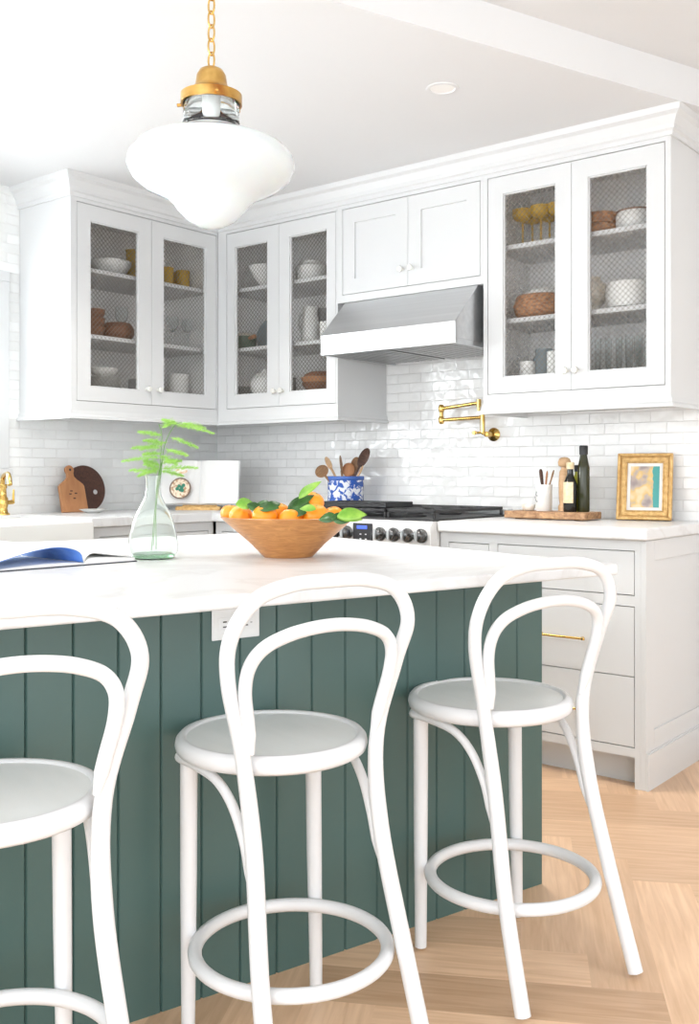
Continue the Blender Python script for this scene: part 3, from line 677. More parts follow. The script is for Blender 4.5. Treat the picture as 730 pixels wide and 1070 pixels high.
# hidden layer that the visible ones rest on
for k, (dx, dy, z) in enumerate(((.0, .0, .046), (.062, .02, .062), (-.062, .02, .062), (.02, -.066, .062), (.0, .07, .066), (-.045, -.055, .062))):
    p = Vector((bc.x+dx, bc.y+dy, IH+z)); q = fruit(300, 540, 2.6, .030, 'tangerine low in the wooden bowl, under the top layer'); q.location = p
def sprig(px, py, d, lab, leaves):
    p = atd(px, py, d); t = thing('citrus_leaf', lab, 'leaf', p, 0, 'leaves on the tangerines')
    ca = AZ
    for (L, Wd, m, ang, elev, roll, ox, oz) in leaves:
        # ang: heading in the picture plane measured from camera right; built as a real rotated leaf
        R = Matrix.Rotation(AZ, 4, 'Z') @ Matrix.Rotation(ang, 4, 'Z') @ Matrix.Rotation(-elev, 4, 'Y') @ Matrix.Rotation(roll, 4, 'X')
        o = leaf(L, Wd, m, t, (ox*CS, ox*SN, oz), None); o.rotation_euler = R.to_euler()
    return t
sprig(300, 533, 2.62, 'long dark leaves rising across the top of the pile', [(.085, .030, 'leaf', .3, .55, 1.0, 0, 0), (.075, .028, 'leafbright', .1, .75, .8, .03, .03), (.07, .028, 'leaf', .5, .2, 1.1, .01, .01)])
sprig(270, 531, 2.60, 'dark glossy leaves lying over the front left tangerine', [(.055, .032, 'leaf', -.3, .1, .9, 0, 0), (.05, .03, 'leaf', 2.6, .3, -.9, .03, 0), (.045, .026, 'leaf', .5, .35, .8, .02, 0)])
sprig(250, 527, 2.62, 'mid green leaf at the left of the pile', [(.055, .034, 'leafbright', .2, .0, 1.0, -.01, 0), (.05, .026, 'leaf', -.2, -.35, .9, .02, 0)])
sprig(352, 541, 2.50, 'bright green leaf hanging over the right rim of the bowl', [(.075, .036, 'leafbright', .0, .12, 1.0, 0, .004), (.07, .035, 'leafbright', .3, .02, .8, .0, 0), (.05, .03, 'leaf', 2.9, -.05, -1.0, .0, 0), (.05, .03, 'leaf', .1, -.12, 1.2, -.015, 0)])
sprig(322, 532, 2.56, 'small leaf between the two upper right tangerines', [(.045, .022, 'leafbright', 2.9, .1, -.9, .02, 0)])
sprig(320, 536, 2.585, 'dark leaf tucked behind the front right tangerine', [(.055, .03, 'leaf', 2.9, .1, -1.0, .0, 0)])

# ---------------------------------------------------------------- vase with fern
vc = onZ(160, 583.5, IH)
t = thing('glass_vase', 'pale green glass bottle vase holding fern on the island', 'vase', (vc.x, vc.y, IH))
vp = [(.046, 0), (.056, .004), (.065, .020), (.066, .038), (.061, .068), (.055, .095), (.043, .125), (.029, .15), (.0215, .168), (.0195, .19), (.0195, .21), (.0215, .220)]
bm = BM(); lathe(bm, shell(vp, .0022), 56)
obj('vessel', bm, 'vaseglass', t, smooth=True)
bm = BM(); lathe(bm, [(0, .003), (.052, .004), (.057, .012), (.05, .015), (0, .012)], 48); obj('glass_base', bm, mat('green_glass_base', (.45, .85, .5), .05, 0, .5, Transmission_Weight=.85, IOR=1.25), t, smooth=True)
vd = vc.x*-SN+vc.y*CS; vlat = vc.x*CS+vc.y*SN
def frond(bm, a, b, dens=44, wd=.021):
    a, b = Vector(a), Vector(b); ax = b-a; L = ax.length; d = ax.normalized(); side = d.cross(Vector((0, 0, 1))).normalized(); up = side.cross(d)
    tube(bm, [a+ax*s+Vector((0, 0, -.08*L*s*s)) for s in (0, .33, .66, 1)], [.0008, .0007, .0005, .0003], 5)
    for i in range(dens):
        s = .06+.92*i/dens; w = wd*math.sin(PI*min(1, s*.8+.15))**.7*(1-.55*s)
        p = a+ax*s+Vector((0, 0, -.08*L*s*s))
        for sg in (-1, 1):
            e = (side*sg+d*.55+up*random.uniform(-.6, .6)).normalized()*w*random.uniform(.7, 1.25)
            for k in range(9):
                q = p+e*(k/8.5); nd_ = (e.normalized()*.6+Vector((random.uniform(-1, 1), random.uniform(-1, 1), random.uniform(-.7, .9)))).normalized()*.0062
                o = nd_.cross(Vector((random.random(), random.random(), .3))).normalized()*.00062
                v = [bm.verts.new(x) for x in (q-o, q+o, q+nd_)]; bm.faces.new(v)
def P(px, py, dd=0): 
    w = atd(px, py, vd+dd); return w-Vector((vc.x, vc.y, IH))
stems = [
 ('tallest fern sprig in the glass vase, bending right at its top', [(160, 570, .02), (164, 520, 0), (168, 495, 0), (172, 465, 0), (182, 445, 0), (190, 441, 0)],
   [((183, 443, 0), (224, 450, -.02)), ((178, 457, 0), (207, 466, .02)), ((175, 462, 0), (146, 468, -.03)), ((184, 443, .0), (170, 437, .03)), ((174, 470, 0), (196, 474, -.05)), ((190, 442, 0), (214, 446, .04))]),
 ('middle fern sprig in the glass vase, with layered fronds to the left', [(158, 575, -.02), (163, 520, 0), (167, 495, 0), (168, 475, 0), (169, 455, 0), (166, 443, 0)],
   [((169, 455, 0), (144, 449, .02)), ((168, 462, 0), (150, 459, -.03)), ((168, 468, 0), (137, 466, .01)), ((168, 478, 0), (126, 479, -.02)), ((169, 447, 0), (182, 440, .02)), ((168, 476, 0), (185, 484, -.04)), ((168, 474, 0), (150, 473, .05))]),
 ('lowest fern sprig in the glass vase, spreading just above its rim', [(163, 574, 0), (163, 520, 0), (165, 500, 0), (167, 490, 0), (170, 480, .01)],
   [((166, 493, 0), (135, 489, .02)), ((166, 491, 0), (151, 483, -.03)), ((168, 490, 0), (207, 486, -.01)), ((168, 492, 0), (192, 496, .02)), ((169, 484, 0), (190, 480, .03)), ((165, 490, 0), (144, 496, -.04)), ((167, 486, 0), (150, 480, .0))]),
]
for lab, st, frs in stems:
    f = thing('fern_sprig', lab, 'fern', (vc.x, vc.y, IH), 0, 'fern sprigs in the glass vase')
    bm = BM(); tube(bm, cr([P(*q) for q in st], 6), .0011, 6); obj('stem', bm, 'stem', f, smooth=True)
    for a, b in frs:
        bm = BM(); frond(bm, P(*a), P(*b)); obj('frond', bm, 'fern', f)

# ---------------------------------------------------------------- open magazine on the island
sp0 = onZ(87, 591, IH)
t = thing('open_book', 'open picture book with a curling blue page on the island beside the vase', 'book', (sp0.x, sp0.y, IH), PI/2-.08)
# local x towards +Y of the room (right in view), local y towards -X (away from camera)
Hh = .30; Wp = .27; Wr = .15
bm = BM(); box(bm, -Wp-.006, -.004, 0, Wr+.004, Hh+.004, .0025); obj('cover', bm, 'cover', t)
def page_block(sgn, top):
    bm = BM(); n = 22; A = []; Bv = []
    for i in range(n+1):
        s = i/n; A.append((sgn*s*(Wp if sgn < 0 else Wr), .0028)); Bv.append((sgn*s*(Wp if sgn < 0 else Wr), .0028+top(s)))
    prism(bm, A+Bv[::-1], 0, Hh, 'y'); return bm
obj('page_block', page_block(-1, lambda s: .001+.008*math.sin(PI*min(1, s*1.15+.03))**.6*(1-.6*s)), 'paper', t)
obj('page_block', page_block(1, lambda s: .001+.016*(1-math.exp(-s*14))*(1-.55*s)), 'paper', t)
def sheet(f, z0, m, nm, n=26, sgn=-1, lab=None):
    bm = BM(); rows = []
    for i in range(n+1):
        x, z = f(i/n)
        rows.append([bm.verts.new((sgn*x, 0, z+z0)), bm.verts.new((sgn*x, Hh, z+z0))])
    for a, b in zip(rows, rows[1:]): bm.faces.new((a[0], a[1], b[1], b[0]))
    o = obj(nm, bm, m, t, smooth=True, label=lab); md = o.modifiers.new('S', 'SOLIDIFY'); md.thickness = .0006; return o
arch = lambda s: (Wp*(s**1.15)-.004*math.sin(PI*min(1, s*6)), .006+.040*math.sin(PI*min(1, s**.62)) ** .9)
sheet(arch, .0035, 'paper', 'curled_page')
sheet(arch, .0018, 'pageblue', 'printed_page', lab='blue printed underside of the curling page')
sheet(lambda s: (Wr*s,   .004+.028*(1-math.exp(-s*12))*(1-.7*s)), .0035, 'paper', 'curled_page', sgn=1)

# ---------------------------------------------------------------- left worktop things
CT = .918
def ycoord(px, X): return onX(px, 500, X).y
# round dark board leaning on the wall
rb = onX(89, 511.5, -4.145); rr_ = .116
t = thing('round_board', 'round dark walnut cutting board leaning on the tile behind the paddle board', 'cutting board', (WX+.055, rb.y, CT), 0)
bm = BM(); n = 48
out = [(rr_*math.cos(2*PI*i/n), rr_+rr_*math.sin(2*PI*i/n)) for i in range(n)]
prism(bm, out, -.009, .009); 
o = obj('board', bm, 'walnut', t, bevel=.003, rot=(0, -.19, 0))
bm = BM(); lathe(bm, [(0, -.0005), (.012, -.0005), (.012, .0008), (0, .0008)], 24); obj('hanging_hole', bm, 'steel', o, loc=(.0095, .052, rr_-.02), rot=(0, PI/2, 0))
pb = onX(77.5, 512, -4.1)
t = thing('paddle_board', 'beech paddle cutting board with a round handle leaning at the left', 'cutting board', (WX+.092, pb.y, CT), 0)
bm = BM(); hw = .077
pl = [(-hw, 0), (hw*.92, 0), (hw*.9, .13), (hw*.8, .142), (.03, .165), (.019, .178), (.018, .196)]+[(.0235*math.cos(a), .212+.0235*math.sin(a)) for a in [(-.6+i*(PI+1.2)/12) for i in range(13)]]+[(-.018, .196), (-.019, .178), (-.03, .165), (-hw*.85, .142), (-hw*.97, .13)]
prism(bm, pl, -.009, .009); o = obj('board', bm, 'beech', t, bevel=.003, rot=(0, -.26, 0))
bm = BM(); lathe(bm, [(0, -.0006), (.006, -.0006), (.006, .0008), (0, .0008)], 16); obj('hanging_hole', bm, 'dark', o, loc=(.0095, 0, .212), rot=(0, PI/2, 0))
bm = BM()
for y, z in ((-.02, .09), (.012, .093), (.0, .068), (-.012, .105)): box(bm, .0092, y-.007, z-.003, .0098, y+.007, z+.003)
obj('branded_mark', bm, 'walnut', o)
dc = onX(97, 535, -3.97)
t = thing('small_dish', 'small white dish on the worktop in front of the cutting boards', 'dish', (-3.97, dc.y, CT))
bm = BM(); lathe(bm, shell([(.03, 0), (.035, .003), (.06, .014), (.066, .018)], .003), 40); obj('dish', bm, 'whitecer', t, smooth=True)

# cookbook on a brass stand in the corner
cb = atd(208, 527, 5.18); cb.z = CT
t = thing('cookbook', 'open white cookbook with a soup photo on a stand in the corner', 'book', cb, AZ-.05)
til = -.22
bm = BM()
def bookpage(sgn):
    bm = BM(); w = .2; h = .228; n = 14; A = []; Bv = []
    for i in range(n+1):
        s = i/n; A.append((sgn*(.002+s*w), 0)); Bv.append((sgn*(.002+s*w), -.022*(1-math.exp(-s*9))*(1-.35*s)-.003))
    prism(bm, A+Bv[::-1], .03, .03+h, 'z'); return bm
for sgn in (-1, 1): obj('page_block', bookpage(sgn), 'paper', t, rot=(til, 0, 0))
bm = BM(); box(bm, -.205, .0005, .027, .205, .004, .261); obj('cover', bm, 'plastic', t, rot=(til, 0, 0))
# printed bowl picture: flat discs on the left page
pic = BM(); lathe(pic, [(0, 0), (.056, 0), (.056, .0008), (0, .0008)], 36); pd = obj('printed_picture', pic, mat('soup_rim', (.16, .1, .07), .5), t, loc=(-.092, -.032, .112), rot=(PI/2+til, 0, 0), label='printed photo of a bowl of soup')
pic = BM(); lathe(pic, [(0, .001), (.049, .001), (.049, .0014), (0, .0014)], 36); ps = obj('soup_print', pic, noise_color(mat('soup', (.8, .68, .5), .6), [(.45, (.85, .74, .58)), (.62, (.45, .24, .12))], 60), pd)
for k, (x, y) in enumerate(((-.004, .008), (.006, .003), (.001, -.006), (.012, .011), (-.011, -.002), (.008, -.008))):
    pic = BM(); lathe(pic, [(0, .0016), (.010, .0016), (.010, .0019), (0, .0019)], 7, (x*1.4, y*1.4, 0)); obj('herb_print', pic, mat('herb', (.02, .2, .12), .6), pd)
pic = BM(); lathe(pic, [(0, 0), (.034, 0), (.034, .0008), (0, .0008)], 24, sy=.4); obj('printed_picture', pic, noise_color(mat('pale_food_print', (.8, .6, .45), .6), [(.45, (.88, .84, .78)), (.6, (.75, .5, .3))], 50), t, loc=(-.085, -.047, .20), rot=(PI/2+til, 0, 0))
st = thing('book_stand', 'low brass cookbook stand under the open white cookbook', 'book stand', cb, AZ-.05)
bm = BM(); box(bm, -.115, -.045, .0, .115, -.037, .014); box(bm, -.115, -.037, .012, .115, .02, .018); obj('ledge', bm, 'gold', st, bevel=.002)
for s in (-1, 1):
    bm = BM(); box(bm, s*.1-.008, -.05, 0, s*.1+.008, .09, .011); obj('foot', bm, 'gold', st, bevel=.002)
bm = BM(); box(bm, -.09, .006, 0, .09, .012, .2); obj('back_rest', bm, 'gold', st, loc=(0, .008, .016), rot=(til, 0, 0))

# ---------------------------------------------------------------- crock with utensils left of the range
ck = onY(361, 515, 3.80); ck.z = CT
t = thing('utensil_crock', 'blue and white patterned crock of wooden spoons left of the range', 'crock', ck)
bm = BM(); lathe(bm, shell([(.080, 0), (.087, .004), (.088, .02), (.088, .16), (.090, .168), (.089, .174)], .006), 48); obj('crock', bm, 'bluewhite', t, smooth=True)
bm = BM(); lathe(bm, [(.0885, .156), (.0915, .160), (.0915, .172), (.089, .1755), (.086, .172)], 48); obj('rim', bm, mat('cobalt_rim', (.05, .13, .45), .2), t, smooth=True)
def utensil(name, lab, base, tip, m, bl, bw, kind='spoon', roll=0):
    """base, tip: world points of handle foot and head centre"""
    bl *= 1.18; bw *= 1.25
    a, b = Vector(base), Vector(tip); d = (b-a).normalized(); L = (b-a).length
    t = thing(name, lab, 'utensil', a, 0, 'utensils in the blue and white crock')
    q = d.to_track_quat('Z', 'Y'); t.rotation_mode = 'QUATERNION'; t.rotation_quaternion = q @ Matrix.Rotation(roll, 3, 'Z').to_quaternion()
    bm = BM(); tube(bm, [(0, 0, 0), (0, 0, L*.5), (0, 0, L-bl*.35)], [.006, .0052, .006], 10); obj('handle', bm, m, t, smooth=True)
    bm = BM(); prof = []
    for i in range(13):
        x = -PI/2+PI*i/12; prof.append((bw/2*math.cos(x) if 0 < i < 12 else 0, bl/2*math.sin(x)))
    lathe(bm, prof, 28, (0, 0, L), sx=1, sy=.22)
    if kind == 'spoon':
        for v in bm.verts:
            if v.co.y < 0:
                rr = 1-min(1, (v.co.x/(bw/2))**2+((v.co.z-L)/(bl/2))**2); v.co.y += rr**.5*bw*.16
    obj('head', bm, m, t, smooth=True)
ub = CT+.01; CD = ck.x*-SN+ck.y*CS
def up(px, py, dd=0): return atd(px, py, CD+dd)
utensil('wooden_spoon', 'darkest wooden spoon, standing tallest at the right of the crock', (ck.x-.03, ck.y-.02, ub), up(380, 478, 0), 'darkspoon', .085, .06, roll=.7)
utensil('ladle', 'wide brown ladle leaning far left out of the crock', (ck.x+.04, ck.y, ub), up(336, 492.5, -.03), 'midspoon', .05, .075, roll=.8)
utensil('slotted_spoon', 'pale ringed spoon second from the left in the crock', (ck.x+.03, ck.y+.02, ub), up(343, 484, .03), 'palewood', .058, .06, roll=.6)
utensil('wooden_spoon', 'narrow brown spoon leaning to the middle of the crock', (ck.x, ck.y, ub), up(356, 485, 0), 'midspoon', .075, .045, roll=.2)
utensil('wooden_spoon', 'reddish brown spoon low in the middle of the crock', (ck.x, ck.y-.03, ub), up(364, 491, .01), 'beech', .06, .05, roll=.9)
utensil('spatula', 'brown spatula beside the darkest spoon in the crock', (ck.x-.02, ck.y+.03, ub), up(371, 486, .05), 'midspoon', .07, .04, 'flat', roll=.9)
utensil('spatula', 'light wooden spatula at the right rim of the crock', (ck.x-.03, ck.y, ub), up(376.5, 492, -.02), 'palewood', .05, .03, 'flat', roll=.6)

# ---------------------------------------------------------------- board with oils right of the range
bxl, bxr = onY(529, 541, 3.70).x, onY(616, 541, 3.72).x
t = thing('serving_board', 'thick live-edge wooden board on the worktop carrying oils and spreaders', 'board', ((bxl+bxr)/2, 3.755, CT))
Lb = (bxr-bxl)/2; random.seed(3)
fr_ = [(-Lb+2*Lb*i/16, -.072+random.uniform(-.008, .006)) for i in range(17)]; bk = [(Lb-2*Lb*i/10, .07+random.uniform(-.006, .006)) for i in range(11)]
bm = BM(); prism(bm, fr_+bk, .004, .034, 'z'); obj('board', bm, 'rawwood', t, bevel=.004)
for s in (-1, 1):
    bm = BM(); box(bm, s*(Lb-.05)-.012, -.05, 0, s*(Lb-.05)+.012, .05, .005); obj('foot', bm, 'walnut', t)
BT = CT+.034
def onboard(px, y=3.755): p = onY(px, 533, y); return Vector((p.x, y, BT))
def zat(py, y, px): return onY(px, py, y).z-BT
p = onboard(552); t = thing('salt_cellar', 'small cream bowl at the left end of the serving board', 'bowl', p)
bm = BM(); lathe(bm, shell([(.018, 0), (.026, .008), (.029, .02), (.027, .026)], .003), 28); obj('bowl', bm, 'creamcer', t, smooth=True)
bm = BM(); lathe(bm, [(0, .012), (.022, .014), (.012, .024), (0, .028)], 20); obj('salt', bm, 'paper', t, smooth=True)
p = onboard(568); t = thing('spreader_crock', 'small white stoneware crock of spreaders on the serving board', 'crock', p)
bm = BM(); lathe(bm, shell([(.031, 0), (.034, .004), (.034, .1), (.0355, .106), (.0345, .110)], .004), 36); obj('crock', bm, 'whitecer', t, smooth=True)
bm = BM(); random.seed(5)
for k in range(7):
    a = -2.3+random.uniform(-.35, .35); z = .03+random.uniform(0, .045); box(bm, .0345*math.cos(a)-.003, .0345*math.sin(a)-.0012, z, .0345*math.cos(a)+.003, .0345*math.sin(a)+.0012, z+.009)
obj('printed_crest', bm, 'greycer', t)
for dx, px, py, m, wd, lab in ((-.012, 564.5, 496, 'darkspoon', .022, 'dark handled spreader at the left of the small white crock'), (.004, 571.5, 498, 'beech', .012, 'light brown spreader in the middle of the small white crock'), (.012, 578.5, 497, 'midspoon', .011, 'brown spreader leaning right in the small white crock')):
    a = p+Vector((-dx*.5, .0, .008)); b = onY(px, py-6, 3.755); d = b-a
    k = thing('spreader', lab, 'utensil', a, 0, 'spreaders in the small white crock'); k.rotation_mode = 'QUATERNION'; k.rotation_quaternion = d.to_track_quat('Z', 'Y')
    bm = BM(); L = d.length; lathe(bm, [(0, .07), (wd*.3, .072), (wd*.5, L-.03), (wd*.5, L-.012), (wd*.3, L-.002), (0, L)], 14, sy=.6); obj('handle', bm, m, k, smooth=True)
    bm = BM(); box(bm, -.006, -.0008, 0, .006, .0008, .075); obj('blade', bm, 'steel', k)
p = onboard(589.5, 3.795); h = zat(478, 3.795, 589)
t = thing('pepper_mill', 'turned pale wood pepper mill behind the dark bottle', 'pepper mill', p)
bm = BM(); lathe(bm, [(0, 0), (.026, 0), (.026, .02), (.02, .03), (.023, .05), (.024, .12), (.021, h-.06), (.014, h-.048), (.014, h-.042), (.0, h-.041)], 32); obj('body', bm, 'palewood', t, smooth=True)
bm = BM(); lathe(bm, [(0, h-.041), (.014, h-.041), (.025, h-.034), (.027, h-.02), (.022, h-.006), (.012, h), (0, h+.001)], 32); obj('cap', bm, 'palewood', t, smooth=True)
def bottle(px, y, top, r, m, lab, neck=.011, cap='black', capm=None, label=None, sh=.62):
    p = onboard(px, y); h = zat(top, y, px)
    t = thing('oil_bottle', lab, 'bottle', p)
    bm = BM(); lathe(bm, [(0, 0), (r*.92, 0), (r, .005), (r, h*sh*.95), (r*.9, h*sh), (neck*1.15, h*(sh+.13)), (neck, h*(sh+.17)), (neck, h*.93), (0, h*.93)], 36); obj('glass', bm, m, t, smooth=True)
    bm = BM(); lathe(bm, [(0, h*.86), (neck*1.25, h*.86), (neck*1.3, h*.985), (neck*1.1, h), (0, h)], 24); obj('cap', bm, cap, t, smooth=True)
    if label:
        bm = BM(); z0, z1 = label; n = 20; rows = []
        for i in range(n+1):
            a = -PI/2-AZ*.0-.35-1.25+2.5*i/n+.5*0; rows.append([bm.verts.new(((r+.0007)*math.cos(a), (r+.0007)*math.sin(a), h*z)) for z in (z0, z1)])
        for a, b in zip(rows, rows[1:]): bm.faces.new((a[0], b[0], b[1], a[1]))
        obj('paper_label', bm, 'label', t, smooth=True)
    return t
bottle(595.5, 3.735, 483, .0275, 'darkglass', 'short dark vinegar bottle with a cream label on the board', .0125, 'label', label=(.18, .6), sh=.6)
bottle(602.5, 3.775, 486, .017, 'oil', 'bright yellow oil bottle between the two dark bottles', .009, 'black', sh=.65)
bottle(609.5, 3.765, 465.5, .0245, 'oliveglass', 'tall olive green bottle at the right end of the board', .0135, 'black', sh=.70)

# ---------------------------------------------------------------- framed painting
a = onY(644, 543, 3.855); b = onY(702, 544, 3.905)
t = thing('framed_painting', 'small abstract painting in a gilded frame leaning on the tile', 'picture frame', ((a.x+b.x)/2, (a.y+b.y)/2, CT+.001), math.atan2(b.y-a.y, b.x-a.x))
fw = (b-a).length/2; fh = .272; lean = -.17
fr = bpy.data.objects.new('frame_tilt', None)
COL.objects.unlink(fr) if fr.name in COL.objects else None
bpy.data.objects.remove(fr)
t.rotation_euler = (lean, 0, t.rotation_euler[2])
def framebars(w, h, bw, y0, y1, cz, m, nm, bev=.003):
    bm = BM()
    for s in (-1, 1): prism(bm, [(s*w, cz-h), (s*(w-bw), cz-h+bw), (s*(w-bw), cz+h-bw), (s*w, cz+h)], y0, y1, 'y')
    for s in (-1, 1): prism(bm, [(-w, cz+s*h), (w, cz+s*h), (w-bw, cz+s*(h-bw)), (-w+bw, cz+s*(h-bw))], y0, y1, 'y')
    return obj(nm, bm, m, t, bevel=bev)
framebars(fw, fh/2, .012, -.022, .0, fh/2, 'gold', 'outer_moulding'); framebars(fw-.012, fh/2-.012, .022, -.014, .0, fh/2, 'gold', 'middle_moulding', .001); framebars(fw-.033, fh/2-.033, .006, -.018, .0, fh/2, 'gold', 'inner_moulding')
bm = BM()
for s in (-1, 1):
    for k in range(40): lathe(bm, [(0, -.003), (.003, 0), (0, .003)], 6, (s*(fw-.017), -.015, .022+k*(fh-.044)/39))
    for k in range(32): lathe(bm, [(0, -.003), (.003, 0), (0, .003)], 6, (-(fw-.02)+k*2*(fw-.02)/31, -.015, fh/2+s*(fh/2-.017)))
obj('carved_beads', bm, 'gold', t)
bm = BM(); box(bm, -fw+.035, -.006, .035, fw-.035, -.003, fh-.035); obj('mat_board', bm, 'paper', t)
bm = BM(); box(bm, -fw+.052, -.0075, -fh/2+.052, fw-.052, -.0062, fh/2-.052); obj('picture', bm, 'painting', t, loc=(0, 0, fh/2), label='painted patches of mauve, peach and teal')
bm = BM(); box(bm, -fw+.01, -.003, .01, fw-.01, .004, fh-.01); obj('backing', bm, 'walnut', t)

# ---------------------------------------------------------------- things inside the cabinets
S0, S1, S2 = 1.5055, 1.7505, 2.0555
def vessel(name, lab, cat, p, prof, m, th=.003, group=None, n=36, rz=0, part='bowl', sx=1, sy=1):
    t = thing(name, lab, cat, p, rz, group)
    bm = BM(); lathe(bm, shell(prof, th), n, sx=sx, sy=sy); obj(part, bm, m, t, smooth=True); return t
def inY(px, y, z): q = onY(px, 300, y); return Vector((q.x, y, z))
def inX(px, x, z): q = onX(px, 300, x); return Vector((x, q.y, z))
def bowlp(r, h, foot=.4): return [(r*foot, 0), (r*foot, .004), (r*.75, h*.35), (r*.95, h*.75), (r, h)]
def cyl(r, h): return [(r*.9, 0), (r, .004), (r, h)]
def plates(lab, p, r, n, m='whitecer', group=None, name='plate', gap=.009, labf=None):
    for k in range(n):
        q = Vector(p)+Vector((0, 0, k*gap))
        t = thing(name, labf(k) if labf else lab, 'plate', q, 0, group)
        bm = BM(); lathe(bm, shell([(r*.55, 0), (r*.62, .002), (r*.9, .008), (r, .0105)], .002), 36); obj('dish', bm, m, t, smooth=True)
tumb = [(.026, 0), (.029, .003), (.036, .035), (.034, .07), (.037, .105)]
# left-wall cabinet
A = -3.98
vessel('serving_bowl', 'wide white bowl on the top shelf of the left wall cabinet', 'bowl', inX(114, A, S2), bowlp(.108, .082, .4), 'whitecer')
for k, (px, dx, lab) in enumerate(((139, 0, 'amber glass tumbler beside the wide white bowl, left door, left wall cabinet'), (174, .03, 'amber tumbler half hidden by the door frame, right door, left wall cabinet'), (180, -.05, 'back amber tumbler on the top shelf behind the right door'), (191, .03, 'rightmost amber tumbler, top shelf of the left wall cabinet'))):
    q = inX(px, A+dx, S2); vessel('amber_tumbler', lab, 'glass', q, tumb, 'amber', group='amber tumblers in the left wall cabinet', part='glass', th=.0025)
    if k == 0:
        q2 = q+Vector((0, 0, .06)); vessel('amber_tumbler', 'amber glass tumbler stacked in another one behind the left door', 'glass', q2, tumb, 'amber', group='amber tumblers in the left wall cabinet', part='glass', th=.0025)
for k in range(3):
    vessel('wooden_bowl', ['lowest', 'middle', 'top'][k]+' bowl of the dark wooden stack at the cabinet\'s far left, middle shelf', 'bowl', inX(97, A+.02, S1+k*.042), [(.035, 0), (.042, .006), (.056, .04), (.058, .056)], 'brownpot', .004, 'stacked brown bowls in the left wall cabinet')
vessel('wooden_bowl', 'round closed-in brown wooden bowl on the middle shelf, left wall cabinet', 'bowl', inX(123, A+.03, S1), [(.05, 0), (.062, .004), (.078, .03), (.08, .05), (.072, .075), (.062, .088)], 'brownpot', .005)
def wineglass(lab, p, h=.17, m='glass', group=None, r=.032, nm='wine_glass'):
    t = thing(nm, lab, 'glass', p, 0, group)
    bm = BM(); lathe(bm, [(0, 0), (r*.95, 0), (r*.95, .0015), (.006, .006), (.0035, .012), (.0035, h*.52), (.008, h*.55), (r*.8, h*.64), (r, h*.78), (r*.93, h), (r*.87, h), (r*.93, h*.78), (r*.7, h*.66), (0, h*.58)], 28); obj('glass', bm, m, t, smooth=True)
G1 = 'wine glasses in the left wall cabinet'
wineglass('clear wine glass behind the round brown bowl, left wall cabinet', inX(127, A-.1, S1), .2, group=G1)
wineglass('left clear wine glass behind the right door, left wall cabinet', inX(180, A, S1), .17, group=G1)
wineglass('right clear wine glass behind the right door, left wall cabinet', inX(196, A, S1), .17, group=G1)
plates('', inX(108, A+.02, S0), .085, 7, group='white plates in the left wall cabinet', labf=lambda k: 'white plate in the stack at the bottom left of the left wall cabinet')
vessel('serving_bowl', 'white bowl on the plate stack, bottom left of the left wall cabinet', 'bowl', inX(108, A+.02, S0+.068), bowlp(.072, .04), 'whitecer')
vessel('dark_cup', 'small grey cup behind the left door frame, bottom of the left wall cabinet', 'cup', inX(140, A+.02, S0), cyl(.03, .07), 'greycer', part='cup')
for k in range(3):
    vessel('stacked_bowl', ['lowest', 'middle', 'top'][k]+' white bowl of the small stack, bottom right of the left wall cabinet', 'bowl', inX(186, A+.03, S0+k*.034), [(.045, 0), (.05, .003), (.056, .03), (.057, .045)], 'whitecer', .004, 'white bowls bottom right of the left wall cabinet')
# corner cabinet (back wall)
B = 3.76
vessel('footed_bowl', 'white footed bowl on the top shelf behind the corner cabinet\'s left door', 'bowl', inY(278, B, S2), [(.04, 0), (.04, .012), (.03, .02), (.06, .06), (.083, .1), (.09, .12)], 'whitecer')
q = inY(322.5, B, S2)+Vector((.02, 0, 0)); t = thing('lidded_casserole', 'white lidded casserole on the top shelf, corner cabinet right door', 'pot', q)
bm = BM(); lathe(bm, [(0, 0), (.07, 0), (.078, .006), (.082, .07), (.085, .075), (0, .075)], 36); obj('pot', bm, 'whitecer', t, smooth=True)
bm = BM(); lathe(bm, [(0, .075), (.083, .076), (.07, .09), (.06, .094), (.058, .104), (0, .106)], 36); obj('lid', bm, 'whitecer', t, smooth=True)
q = inY(254, B, S1); t = thing('enamel_pot', 'sage green enamel pot with a wooden handle in the corner cabinet', 'pot', q)
bm = BM(); lathe(bm, [(0, 0), (.062, 0), (.068, .006), (.070, .075), (0, .075)], 36); obj('pot', bm, 'greenpot', t, smooth=True)
bm = BM(); lathe(bm, [(0, .075), (.072, .076), (.07, .085), (.03, .096), (0, .098)], 36); obj('lid', bm, 'creamcer', t, smooth=True)
bm = BM(); tube(bm, [(.066, -.02, .062), (.12, -.04, .066)], [.009, .011]); obj('handle', bm, 'beech', t, smooth=True)
q = inY(283, 3.88, S1); t = thing('display_plate', 'round grey plate standing on edge, middle shelf of the corner cabinet', 'plate', q)
bm = BM(); lathe(bm, [(0, 0), (.06, 0), (.085, .008), (.087, .010), (.06, .004), (0, .004)], 40); obj('dish', bm, 'blueglass', t, smooth=True, loc=(0, -.01, .087), rot=(PI/2-.12, 0, 0))
q = inY(277, B, S0); t = thing('white_tureen', 'white lidded tureen at the bottom behind the corner cabinet\'s left door', 'jar', q)
bm = BM(); lathe(bm, [(0, 0), (.055, 0), (.075, .03), (.078, .07), (.065, .095), (0, .096)], 36); obj('jar', bm, 'whitecer', t, smooth=True)
bm = BM(); lathe(bm, [(0, .096), (.062, .097), (.05, .115), (.02, .125), (.014, .14), (0, .144)], 30); obj('lid', bm, 'whitecer', t, smooth=True)
plates('', inY(252, B, S0), .07, 6, 'whitecer', 'white plates in the corner cabinet', labf=lambda k: 'white plate in the low stack, bottom left of the corner cabinet')
